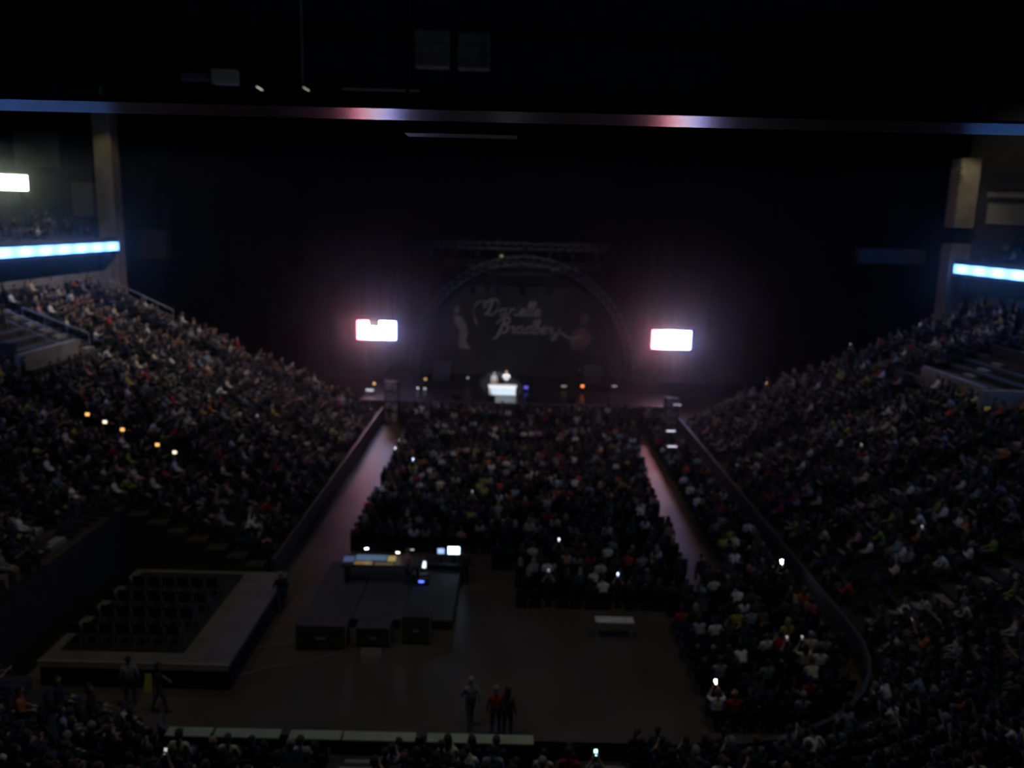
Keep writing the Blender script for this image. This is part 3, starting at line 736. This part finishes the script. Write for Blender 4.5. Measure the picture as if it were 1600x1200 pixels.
def video_screen(a, b, m, label):
    p0 = atY(*a, 72); p1 = atY(*b, 72); cx, cz = (p0.x + p1.x) / 2, (p0.z + p1.z) / 2; wd, ht = 3.4, 1.62
    r = empty('video_screen', (cx, 72, cz - ht / 2)); tag(r, label, 'screen')
    MB().box(-wd / 2, wd / 2, -.02, .02, .0, ht).build('display', m, r)
    fb = MB().box(-wd / 2 - .12, wd / 2 + .12, .02, .3, -.12, ht + .12); fb.build('casing', BLACK, r)
    for xx in (-1.3, 1.3): MB().cyl((xx, .16, ht + .1), (xx, .16, 34 - cz + ht / 2), .03, seg=5).build('hanging_cable', BLACKM, r)
video_screen((557, 500), (620, 532), screen_mat('screen_picture_notched', True), 'bright pink-white video screen left of the stage arch')
video_screen((1016, 515), (1082, 547), screen_mat('screen_picture', False), 'bright blue-white video screen right of the stage arch')

# overhead lighting truss and lamps
def box_truss(a, b, s, label):
    a = Vector(a); b = Vector(b); r = empty('lighting_truss', a); tag(r, label, 'truss'); d = b - a; n = int(d.length / .8)
    for dy in (-s, s):
        for dz in (-s, s): MB().cyl((0, dy, dz), d + Vector((0, dy, dz)), .04, seg=6).build('chord', ALU, r)
    mb = MB()
    for i in range(n):
        p = d * (i / n); q = d * ((i + 1) / n)
        for dy in (-s, s): mb.cyl(p + Vector((0, dy, -s)), q + Vector((0, dy, s)), .02, seg=4, cap=False); mb.cyl(q + Vector((0, dy, -s)), q + Vector((0, dy, s)), .02, seg=4, cap=False)
        for dz in (-s, s): mb.cyl(p + Vector((0, -s, dz)), q + Vector((0, s, dz)), .02, seg=4, cap=False)
    mb.build('lattice', ALU, r)['kind'] = 'stuff'
    for t in (.1, .9): MB().cyl(d * t + Vector((0, 0, s)), (d * t).to_2d().to_3d() + Vector((0, 0, 34 - a.z)), .02, seg=5).build('hanging_cable', BLACKM, r)
ta = atY(655, 381, 70); tb = atY(950, 388, 70)
box_truss((ta.x, 70, ta.z), (tb.x, 70, ta.z), .25, 'long lattice lighting truss hanging above the stage front')
ca = atY(690, 410, 74); cb = atY(940, 410, 74)
box_truss((ca.x, 74, ca.z), (cb.x, 74, ca.z), .22, 'shorter lattice lighting truss hanging behind the front one')
cans = MB().cyl((0, 0, 0), (0, -.3, -.3), .13, .16, seg=10).mesh('can', BLACKM)
yok = MB().bar((-.18, 0, .28), (-.18, -.12, -.1), .03, .05).bar((.18, 0, .28), (.18, -.12, -.1), .03, .05).bar((-.18, 0, .28), (.18, 0, .28), .03, .05).bar((0, -.32, .275), (0, .32, .275), .05, .05).mesh('yoke', BLACKM)
lnz = MB().cyl((0, -.3, -.3), (0, -.305, -.305), .14, seg=10)
def par_can(loc, rz, label, m, light=None):
    e = empty('stage_lamp', loc, rz); tag(e, label, 'stage light', 'stage lights')
    inst('can', cans, e); inst('yoke', yok, e); inst('lens', lnz.mesh('lens', m), e); return e
OFFL = mat('dark_lens', (.08, .08, .1), .1, spec=.8)
for i in range(8):
    t = (i + .5) / 8; par_can((ta.x + (tb.x - ta.x) * t, 70, ta.z - .52), 0, 'unlit stage lamp on the front truss, %s from the left' % ordinal(i + 1), OFFL if i != 3 else emit('faint_lamp', (.9, .8, .5), .25))
for i in range(5):
    t = (i + .5) / 5; par_can((ca.x + (cb.x - ca.x) * t, 74, ca.z - .48), 0, 'unlit stage lamp on the rear truss, %s from the left' % ordinal(i + 1), OFFL)
# small floor lamps glowing on the stage
def glow(px_, py_, Y, col, s, label, sz=.1, wide=1.0):
    p = atY(px_, py_, Y); e = empty('floor_lamp', (p.x, Y, STG_Z)); tag(e, label, 'stage light', 'glowing stage floor lamps')
    h = max(.15, p.z - STG_Z)
    MB().cyl((0, 0, 0), (0, 0, .04), .16, seg=10).build('base', BLACKM, e)
    MB().cyl((0, 0, .04), (0, 0, h - .05), .03, seg=6).build('pole', BLACKM, e)
    MB().box(-sz * wide - .03, sz * wide + .03, -.1, .12, h - sz - .02, h + sz + .02).build('head', BLACK, e)
    MB().box(-sz * wide, sz * wide, -.13, -.1, h - sz, h + sz).build('lens', emit('glow_%d_%d' % (px_, py_), col, s), e)
glow(653, 606, 70, (.8, .85, .9), .9, 'faint white floor lamp left of the singer, further out', .08)
glow(664, 607, 70, (.8, .85, .9), .8, 'faint white floor lamp left of the singer, inner one', .08)
glow(731, 590, 73, (.75, .8, .85), .5, 'dim white pole lamp beside the left painted figure', .08)
glow(665, 592, 73, (1, .55, .2), .9, 'small orange pole lamp at the left of the stage', .09)
glow(910, 603, 71, (1, .25, .05), 2.2, 'small red-orange floor lamp right of the singer', .1, 1.3)
glow(822, 605, 71, (.16, .14, 1), .9, 'small blue floor lamp just right of the singer', .12, 1.4)
glow(881, 603, 72, (.8, .75, .5), .35, 'faint yellowish bar lamp right of the blue lamp', .07, 3)
glow(960, 603, 72, (.8, .75, .55), .35, 'faint yellowish bar lamp near the right end of stage', .07, 3)
glow(585, 599, 68.5, (1, .5, .2), 1.3, 'small orange floor lamp at the far left of the stage', .09)
glow(578, 609, 68, (.8, .85, .95), .8, 'pale bar lamp at the far left of the stage', .08, 4)

# singer at a white piano, second musician, microphone
pz = STG_Z
PX = -1.25
pi_ = empty('white_piano', (PX - .25, 69.0, pz)); tag(pi_, 'white stage piano in the spotlight in front of the singer', 'piano')
PW = mat('white_lacquer', (.62, .62, .6), .4); PB = mat('pale_blue_cloth', (.42, .5, .56), .8)
MB().box(-1.2, 1.2, -.3, .35, .82, .9).build('top_board', PW, pi_); MB().box(-1.15, 1.15, -.2, .3, .62, .8).build('case', PW, pi_)
MB().box(-.95, 1.1, -.29, -.24, .06, .62).build('front_cloth', PB, pi_); MB().box(-1.0, 1.0, .3, .52, .64, .7).build('keyboard', PW, pi_)
for i in range(14): MB().box(-.9 + i * .13, -.83 + i * .13, .36, .5, .7, .72).build('black_key', BLACK, pi_)
for xx in (-1.1, 1.04):
    for yy in (-.2, .22): MB().box(xx, xx + .07, yy, yy + .07, 0, .62).build('leg', PW, pi_)
SHIRT = mat('bright_white_shirt', (.85, .85, .88), .8)
make_person('stand_clap', (PX + .05, 70.1, pz), PI, 'singer in bright white top standing behind the white piano', 6, 0, 3, 0, 'long', 1.12, topmat=SHIRT)
make_person('stand', (PX - 1.0, 70.4, pz), PI + .3, 'musician in pale grey clothing standing left of the singer', 5, 0, 0, 2, 'short', 1.0)
make_person('stand', (5.3, 73.0, pz), PI - .2, 'musician in black standing in shade right of the singer', 0, 0, 0, 0, 'short', 1.0)
mi = empty('microphone_stand', (PX + .05, 69.55, pz)); tag(mi, 'thin black microphone stand before the singer', 'microphone')
MB().cyl((0, 0, 0), (0, 0, .03), .14, seg=10).build('base', BLACKM, mi); MB().cyl((0, 0, .03), (0, 0, 1.5), .012, seg=6).build('pole', BLACKM, mi); MB().cyl((0, 0, 1.5), (0, .14, 1.58), .02, .03, seg=8).build('microphone', BLACKM, mi)
for i, xx in enumerate((-5.2, -2.4, .8, 4.2)):
    wdg = empty('monitor_wedge', (xx, 66.8, pz)); tag(wdg, 'black wedge monitor on the stage lip, %s from the left' % ordinal(i + 1), 'speaker', 'wedge monitors')
    MB().prism([(-.35, -.25, 0), (-.35, .3, 0), (-.35, .3, .12), (-.35, -.1, .42), (-.35, -.25, .42)], (0, 0, 0), (.7, 0, 0)).build('cabinet', BLACK, wdg)
    MB().quadbox([(-.32, .27, .15), (.32, .27, .15), (.32, -.07, .4), (-.32, -.07, .4), (-.32, .29, .16), (.32, .29, .16), (.32, -.05, .42), (-.32, -.05, .42)]).build('grille', DGREY, wdg)
# speaker stacks at the stage corners
def stack(xx, label, n):
    e = empty('speaker_stack', (xx, 65.2, 0)); tag(e, label, 'speaker')
    gm = mat('mottled_grille', (.3, .26, .28), .7, noise=.8, scale=5)
    for i in range(n):
        c = MB().box(-.55, .55, 0, .8, i * .82, i * .82 + .8).build('cabinet', BLACK, e)
        MB().box(-.48, .48, -.03, 0, i * .82 + .06, i * .82 + .74).build('grille', gm, c)
stack(-10.35, 'stack of speaker cabinets at the left stage corner, lit pinkish', 4)
stack(12.2, 'stack of speaker cabinets at the right stage corner', 3)
# stairs on the stage with pale treads
for px_, label in ((928, 'short stair with pale treads at the right of the backdrop'), (690, 'short stair with pale treads at the left of the backdrop')):
    q = atY(px_, 580, 75); e = empty('stage_stair', (q.x, 74.5, pz)); tag(e, label, 'stairs')
    for i in range(6):
        MB().box(-.85, .85, i * .28, i * .28 + .3, i * .25 + .17, i * .25 + .22).build('tread', mat('pale_tread', (.3, .3, .33), .6), e)
    for xx in (-.88, .83): MB().prism([(xx, 0, 0), (xx, 1.7, 0), (xx, 1.7, 1.45), (xx, 0, .2)], (0, 0, 0), (.05, 0, 0)).build('stringer', BLACK, e)

# ------------------------------------------------------------------ mixing position on the floor
fr = empty('mixing_riser', (-6.2, 30.6, 0)); tag(fr, 'low grey plywood riser under the sound mixing position', 'riser')
RISM = mat('grey_riser', (.06, .055, .05), .8, noise=.2, scale=1)
for i in range(3): MB().box(-2.6 + i * 2, -.64 + i * 2, 0, 5.6, .34, .42).build('deck_board', RISM, fr)
MB().box(-2.6, 3.36, .04, .1, 0, .34).build('front_panel', BLACK, fr)
mc = empty('mixing_console', (-6.15, 34.2, .42)); tag(mc, 'wide lit mixing console glowing blue and amber on the riser', 'mixing desk')
MB().quadbox([(-1.75, -.45, .78), (1.75, -.45, .78), (1.75, .45, .86), (-1.75, .45, .86), (-1.75, -.45, .9), (1.75, -.45, .9), (1.75, .45, 1.02), (-1.75, .45, 1.02)]).build('body', DGREY, mc)
for xx in (-1.6, 1.5): MB().box(xx, xx + .1, -.35, .35, 0, .8).build('leg', BLACKM, mc)
def lit(x0, x1, y0, y1, col, s, nm):
    za = .9 + (y0 + .45) / .9 * .12 + .004; zb = .9 + (y1 + .45) / .9 * .12 + .004
    MB().quadbox([(x0, y0, za - .02), (x1, y0, za - .02), (x1, y1, zb - .02), (x0, y1, zb - .02), (x0, y0, za), (x1, y0, za), (x1, y1, zb), (x0, y1, zb)]).build(nm, emit(nm + '_%d' % int(100 * x0), col, s), mc)
lit(-1.72, -1.25, -.2, .25, (.2, .3, .7), .25, 'meter_panel'); lit(-1.2, .15, -.05, .4, (.22, .38, .6), .3, 'meter_panel')
lit(-1.2, -.4, -.4, -.15, (.8, .5, .15), .22, 'fader_bank'); lit(-.3, .5, -.42, -.2, (.5, .42, .25), .16, 'fader_bank'); lit(.2, .55, -.1, .35, (.9, .7, .25), .35, 'meter_panel')
def gooseneck(xx, col, s, label, h=.35):
    e = empty('gooseneck_lamp', (-6.15 + xx, 34.66, 1.44)); tag(e, label, 'lamp', 'gooseneck lamps')
    MB().cyl((0, 0, -.08), (0, 0, h), .012, seg=6).cyl((0, 0, h), (0, -.2, h + .06), .012, seg=6).build('stem', BLACKM, e)
    MB().cyl((-.06, -.22, h + .05), (.06, -.22, h + .05), .035, seg=8).build('head', BLACK, e)
    MB().box(-.07, .07, -.27, -.225, h - .01, h + .04).build('bulb', emit('goose_%s' % int(xx * 10), col, s), e)
gooseneck(-.75, (.85, .92, 1), 9, 'bluish white gooseneck lamp over the console'); gooseneck(.62, (1, .8, .62), 7, 'warm white gooseneck lamp at the console right end', .2)
gooseneck(1.25, (.8, .75, .7), .8, 'faint gooseneck lamp right of the console')
make_person('stand', (-5.0, 33.9, .42), 2.2, 'person in pink top working at the right end of the mixing console', 13, 0, 2, 1, 'short', .95)
make_person('stand', (-2.6, 34.8, .0), .1, 'person in brown top standing behind the right-hand monitors', 3, 1, 0, 0, 'cap', 1.0)
TABM = mat('dark_table', (.03, .03, .03), .6)
tb_ = empty('equipment_table', (-3.6, 35.6, 0)); tag(tb_, 'dark folding table carrying the two upper monitors', 'table')
MB().box(-.9, .9, -.35, .35, .72, .76).build('table_top', TABM, tb_)
for xx in (-.8, .75):
    for yy in (-.3, .25): MB().box(xx, xx + .05, yy, yy + .05, 0, .72).build('leg', BLACKM, tb_)
t2 = empty('equipment_table', (-4.55, 34.45, 0)); tag(t2, 'small dark table carrying the lower monitor beside the console', 'table')
MB().box(-.32, .4, -.3, .3, .72, .76).build('table_top', TABM, t2)
for xx in (-.3, .33):
    for yy in (-.28, .23): MB().box(xx, xx + .05, yy, yy + .05, 0, .72).build('leg', BLACKM, t2)
def monitor(px_, py_, Y, wd, ht, col, s, label, zt):
    p = atY(px_, py_, Y); e = empty('monitor', (p.x, Y, zt)); tag(e, label, 'monitor', 'lit monitors'); h = p.z - zt
    MB().box(-.12, .12, -.02, .14, 0, .02).build('foot', BLACK, e); MB().box(-.03, .03, .05, .08, .02, h).build('stem', BLACK, e)
    MB().box(-wd / 2 - .02, wd / 2 + .02, .0, .05, h - ht / 2 - .02, h + ht / 2 + .02).build('bezel', BLACK, e)
    MB().box(-wd / 2, wd / 2, -.012, 0, h - ht / 2, h + ht / 2).build('screen', emit('mon_%d' % px_, col, s), e)
monitor(709, 860, 35.5, .52, .34, (.55, .75, 1), 6, 'brightest white-blue monitor on the right of the table', .76)
monitor(689, 861, 35.6, .3, .24, (.4, .55, 1), 1.2, 'smaller blue monitor left of the brightest one', .76)
monitor(658, 882, 34.5, .42, .3, (.75, .85, 1), 2.2, 'pale monitor on the small table beside the console', .76)
e = empty('rack_unit', (-4.42, 34.0, 0)); tag(e, 'equipment rack with a blue indicator below the pale monitor', 'rack')
MB().box(-.3, .3, -.2, .12, .0, .7).build('case', BLACK, e); MB().box(-.12, .1, -.22, -.2, .56, .64).build('indicator', emit('rack_blue', (.1, .15, 1), 3), e)
CASEM = mat('scuffed_black_case', (.045, .043, .042), .6, noise=.3, scale=3)
def road_case(x0, y0, wd, dp, ht, label, z=0):
    e = empty('road_case', (x0, y0, z)); tag(e, label, 'case', 'road cases')
    MB().box(0, wd, 0, dp, .12, ht * .7).build('body', CASEM, e); MB().box(-.01, wd + .01, -.01, dp + .01, ht * .7 + .01, ht).build('lid', CASEM, e)
    for (a, b) in ((.06, .06), (wd - .06, .06), (.06, dp - .06), (wd - .06, dp - .06)): MB().cyl((a - .02, b, .06), (a + .02, b, .06), .06, seg=8).build('castor', BLACKM, e)
    for a in (0, wd): MB().box(a - .02, a + .02, -.02, .0, .12, ht).build('corner_trim', STEEL, e)
    MB().box(wd * .4, wd * .6, -.03, -.01, ht * .45, ht * .55).build('handle', STEEL, e)
road_case(-8.6, 28.8, 1.9, .8, 1.0, 'long scuffed road case in front of the mixing riser, leftmost')
road_case(-6.4, 29.1, 1.3, .8, .8, 'low road case in front of the mixing riser, middle')
road_case(-4.7, 29.4, 1.1, .8, 1.15, 'tall road case in front of the mixing riser, rightmost')
e = empty('paper_box', (-6.0, 27.9, 0)); tag(e, 'small pale open box on the floor before the road cases', 'box')
BXM = mat('pale_cardboard', (.42, .4, .33), .9)
MB().box(0, .7, 0, .5, 0, .03).build('bottom', BXM, e)
for a in ((0, .7, 0, .02), (0, .7, .48, .5), (0, .02, 0, .5), (.68, .7, 0, .5)): MB().box(*a, .03, .38).build('side', BXM, e)
# crowd barrier on the near side of the desk and white tables on the right of the floor
def table(px_, py_, wd, dp, label):
    p = atZ(px_, py_, .76); e = empty('white_table', (p.x, p.y, 0)); tag(e, label, 'table')
    MB().box(-wd / 2, wd / 2, -dp / 2, dp / 2, .72, .76).build('table_top', mat('pale_table_cloth', (.8, .74, .6), .8, noise=.2, scale=4), e)
    for xx in (-wd / 2 + .05, wd / 2 - .1):
        for yy in (-dp / 2 + .04, dp / 2 - .09): MB().box(xx, xx + .05, yy, yy + .05, 0, .72).build('leg', STEEL, e)
table(960, 968, 1.5, .5, 'pale table standing alone on the dark floor behind the chairs')

for i, pts in enumerate((((372, 1056), (420, 1043), (475, 1036), (545, 1014)), ((395, 1012), (450, 1006), (505, 1003), (540, 1000)))):
    q = [atZ(x, y, .02) for x, y in pts]; mb = MB()
    for a, b in zip(q, q[1:]): mb.cyl(a, b, .025, seg=6)
    o = mb.build('floor_cable', mat('grey_cable', (.2, .19, .16), .6)); tag(o, 'thin pale cable on the floor %s' % ('running toward the platform corner' if i == 0 else 'nearest the road cases'), 'cable')
# raised viewing platform at the left
pf = empty('viewing_platform', (-16.6, 25.9, 0)); tag(pf, 'low dark platform with a pale front edge beside the left stand', 'platform')
MB().box(.0, 6.5, 0, 7.6, .86, 1.0).build('deck', mat('pale_deck', (.14, .12, .1), .8, noise=.2, scale=1), pf)
MB().box(0, 6.5, -.05, 0, .78, 1.02).build('front_edge', mat('pale_front_edge', (.36, .34, .3), .7), pf)
MB().box(0, 6.5, .1, .16, 0, .86).build('front_panel', BLACK, pf); MB().box(6.4, 6.46, .1, 7.5, 0, .86).build('side_panel', BLACK, pf)
MB().box(.4, 4.7, .7, 7.2, 1.0, 1.04).build('dark_mat', mat('black_mat', (.014, .014, .015), .9), pf)
for r in range(4):
    for i in range(7):
        make_seat('chair', (-15.9 + i * .58, 27.3 + r * 1.3, 1.04), 0, 'empty dark chair on the platform, %s row from the front, %s from the left' % (ordinal(r + 1), ordinal(i + 1)), 'platform chairs')

# people standing on the near floor
for px_, py_, top, pose, rz, lab, sty, hr in ((735, 1135, 5, 'walk', .4, 'person in pale grey top walking across the near floor', 'short', 4), (774, 1150, 8, 'stand', .1, 'person in red top standing on the near floor', 'short', 2), (792, 1152, 3, 'stand', -.5, 'person in brown top standing beside the one in red', 'long', 0),
        (205, 1102, 5, 'stand', .3, 'person in grey top standing in front of the platform', 'short', 0), (250, 1112, 0, 'walk', -1.2, 'person in dark clothes walking near the platform', 'cap', 1), (826, 860, 7, 'stand', 0, 'person in cream top standing up among the floor chairs', 'long', 2),
        (1044, 868, 13, 'stand', .1, 'person in pink top standing in the right floor aisle', 'short', 0), (440, 955, 0, 'walk', .5, 'person in black walking in the left floor aisle', 'short', 2)):
    p = atZ(px_, py_, 0); make_person(pose, p, rz, lab, top, 0, hr, 1, sty, 1.0)
p = atZ(234, 1078, 0)
e = empty('wet_floor_sign', (p.x, p.y, 0)); tag(e, 'small yellow folding floor sign before the platform', 'sign')
YEL = mat('yellow_plastic', (.6, .5, .1), .6)
for s_ in (-1, 1): MB().quadbox([(-.15, .16 * s_ - .01, 0), (.15, .16 * s_ - .01, 0), (.15, .16 * s_ + .01, 0), (-.15, .16 * s_ + .01, 0), (-.1, -.012 + .02 * s_, .62), (.1, -.012 + .02 * s_, .62), (.1, .012 + .02 * s_, .62), (-.1, .012 + .02 * s_, .62)]).build('board', YEL, e)
# white bar lights beside the right aisle
for i, (px_, py_) in enumerate(((1058, 632), (1048, 673), (1050, 697))):
    Y = (63.2, 56.6, 52.6)[i]; p = atY(px_, py_, Y); e = empty('bar_light', (p.x, Y, 0)); tag(e, 'pale bar light on a post by the right floor aisle, %s from the stage' % ordinal(i + 1), 'light', 'bar lights')
    MB().cyl((0, 0, 0), (0, 0, p.z - .05), .03, seg=6).build('post', BLACKM, e); MB().box(-.35, .35, -.06, .06, p.z - .07, p.z + .06).build('head', BLACK, e)
    MB().box(-.3, .3, -.09, -.06, p.z - .05, p.z + .04).build('lens', emit('bar_%d' % i, (.8, .82, 1), (.45, 1.2, 1.0)[i]), e)

# ------------------------------------------------------------------ hung from the roof
def hung_speaker(x0, y0, x1, y1, Y, label):
    a = atY(x0, y0, Y); b = atY(x1, y1, Y); e = empty('hanging_speaker', ((a.x + b.x) / 2, Y, b.z)); tag(e, label, 'speaker')
    wd = (b.x - a.x) / 2; ht = a.z - b.z; G = mat('warm_grey_cabinet', (.14, .135, .11), .8, noise=.15, scale=1)
    n = 3
    for i in range(n): MB().box(-wd, wd, 0, 1.1, ht * i / n + .02, ht * (i + 1) / n - .02).build('cabinet', G, e)
    for xx in (-wd * .7, wd * .7): MB().cyl((xx, .5, ht - .02), (xx * .6, .5, 34 - b.z), .03, seg=5).build('hanging_cable', BLACKM, e)
hung_speaker(648, 46, 700, 104, 46, 'warm grey speaker cluster hanging high under the roof, left one')
hung_speaker(716, 50, 764, 107, 50, 'darker speaker cluster hanging high under the roof, right one')
a = atY(349, 119, 42); e = empty('hanging_lightbox', (a.x, 42, a.z)); tag(e, 'small pale box hanging high at the upper left', 'box')
MB().box(-.58, .58, 0, .6, -.33, .33).build('casing', mat('pale_box', (.4, .38, .3), .8), e); MB().box(-2.1, -.8, .1, .5, -.18, .12).build('side_arm', DGREY, e); MB().box(-.8, -.58, .25, .35, -.05, .03).build('connector', BLACKM, e)
MB().cyl((0, .3, .33), (0, .3, 34 - a.z), .03, seg=5).build('hanging_cable', BLACKM, e)
a = atY(535, 139, 48); b = atY(655, 143, 48)
e = empty('hanging_pipe', (a.x, 48, a.z)); tag(e, 'long horizontal steel pipe hanging under the roof', 'pipe')
PIPE = mat('greenish_pipe', (.4, .46, .3), .4, metal=.3)
MB().cyl((0, 0, 0), (b.x - a.x, 0, 0), .05, seg=8).build('pipe', PIPE, e)
for t in (.1, .9): MB().cyl((t * (b.x - a.x), 0, .04), (t * (b.x - a.x), 0, 34 - a.z), .015, seg=5).build('hanging_wire', BLACKM, e)
def pendant(px_, py_, Y, s, label, m):
    a = atY(px_, py_, Y); e = empty('pendant_light', (a.x, Y, a.z)); tag(e, label, 'light')
    MB().cyl((-.03, 0, .1), (-.03, 0, 34 - a.z), .035, seg=6).build('cable', m, e); MB().cyl((0, 0, .05), (0, 0, .2), .09, .05, seg=8).build('socket', BLACKM, e)
    MB().bar((0, 0, .02), (.3, 0, -.15), .05, .05).build('lamp_tube', emit('pendant_%d' % px_, (.9, 1, .75), s), e)
pendant(474, 137, 46, .55, 'tiny pendant light on a long cable at the upper left', mat('pale_cable', (.3, .32, .26), .6)); pendant(401, 136, 44, .8, 'tiny tilted tube light hanging at the far upper left', BLACK)

# lit panel on the left upper deck
a = atX(18, 288, -39.5); e = empty('light_panel', (a.x, a.y, a.z - .75)); tag(e, 'brilliant greenish white light panel on the left upper deck', 'light', )
e.rotation_euler = (0, 0, .62)
MB().box(-2.4, 1.15, 0, .2, .28, 1.5).build('housing', BLACK, e); MB().box(-2.35, 1.1, -.03, 0, .32, 1.46).build('diffuser', emit('green_white_panel', (.86, 1, .78), 9), e)
MB().box(.0, .1, .05, .15, -4.0, .28).build('post', BLACKM, e)

# ------------------------------------------------------------------ house lights in the roof, each with its fixture
def lamp_builder(i, loc, aim, power, cone, col):
    loc = Vector(loc); e = empty('house_light', loc); tag(e, 'dimmed house light fixture under the roof, %s of the set' % ordinal(i + 1), 'light', 'house lights')
    d = (Vector(aim) - loc).normalized()
    MB().cyl(-d * .2, d * .45, .3, .42, seg=14, cap=False).build('can', BLACK, e); MB().cyl((0, 0, 0), (0, 0, 33.98 - loc.z), .04, seg=6).build('pole', BLACKM, e)
    ld = bpy.data.lights.new('house_lamp', 'SPOT'); ld.energy = power; ld.color = col; ld.spot_size = math.radians(cone); ld.spot_blend = .8; ld.shadow_soft_size = .3
    lo = bpy.data.objects.new('lamp', ld); COL.objects.link(lo); lo.parent = e; lo.location = d * .5; lo.rotation_euler = d.to_track_quat('-Z', 'Y').to_euler()
for i, h in enumerate(HOUSE): lamp_builder(i, *h)
# follow spot on the singer, front wash on the backdrop
def spot(name, label, loc, aim, power, cone, col, blend=.3):
    loc = Vector(loc); e = empty(name, loc); tag(e, label, 'stage light'); d = (Vector(aim) - loc).normalized()
    MB().cyl(-d * .3, d * .5, .2, .24, seg=12, cap=False).build('can', BLACK, e); MB().cyl((0, 0, 0), (0, 0, 33.98 - loc.z), .04, seg=6).build('pole', BLACKM, e)
    ld = bpy.data.lights.new('spot_lamp', 'SPOT'); ld.energy = power; ld.color = col; ld.spot_size = math.radians(cone); ld.spot_blend = blend; ld.shadow_soft_size = .1
    lo = bpy.data.objects.new('lamp', ld); COL.objects.link(lo); lo.parent = e; lo.location = d * .55; lo.rotation_euler = d.to_track_quat('-Z', 'Y').to_euler()
spot('follow_spot', 'follow spot under the roof aimed at the singer', (5, 1, 27), (PX - .1, 69.8, 2.75), 420000, 3.0, (.95, .96, 1))
spot('wash_light', 'wash light under the roof aimed at the stage backdrop', (0, 30, 31), (AC.x, 77.5, 6.0), 9500, 22, (.95, .95, 1), .8)

spot('column_light', 'small warm lamp added under the roof aimed at the right column', (31.6, 60.5, 24.5), (33.7, 65.3, 18.5), 420, 48, (1, .9, .7), .7)  # unseen lamp added to lift the right column
spot('column_light', 'small warm lamp added under the roof aimed at the left column', (-31.6, 64.5, 25), (-34.1, 69.3, 19), 220, 48, (1, .88, .6), .7)  # weaker added lamp doing the same for the left column
spot('deck_light', 'small warm lamp added under the roof aimed at the right upper deck wall', (38.5, 57, 28), (39.5, 67.2, 19), 420, 70, (1, .92, .75), .8)  # added lamp, out of view, to brighten the end wall panels
spot('added_speaker_light', 'dim added lamp above the seats aimed at the hanging speakers', (-3, 9, 31), (-9, 46, 26), 650, 55, (1, .95, .8), .9)  # unseen lamp, added only to brighten the hung speakers

# ------------------------------------------------------------------ haze volume added to imitate lens glow round the bright sources
hz = bpy.data.materials.new('stage_haze'); hz.use_nodes = True; nt = hz.node_tree; nt.nodes.remove(nt.nodes['Principled BSDF'])
vsn = nt.nodes.new('ShaderNodeVolumeScatter'); vsn.inputs['Density'].default_value = .0032; vsn.inputs['Color'].default_value = (1, 1, 1, 1); vsn.inputs['Anisotropy'].default_value = .9
nt.links.new(vsn.outputs[0], nt.nodes['Material Output'].inputs['Volume'])
o = MB().box(-43, 43, 40, 84.4, .05, 19.5).build('haze', hz); tag(o, 'thin added haze giving the screens and ribbon boards a soft glow', 'haze', kind='stuff')
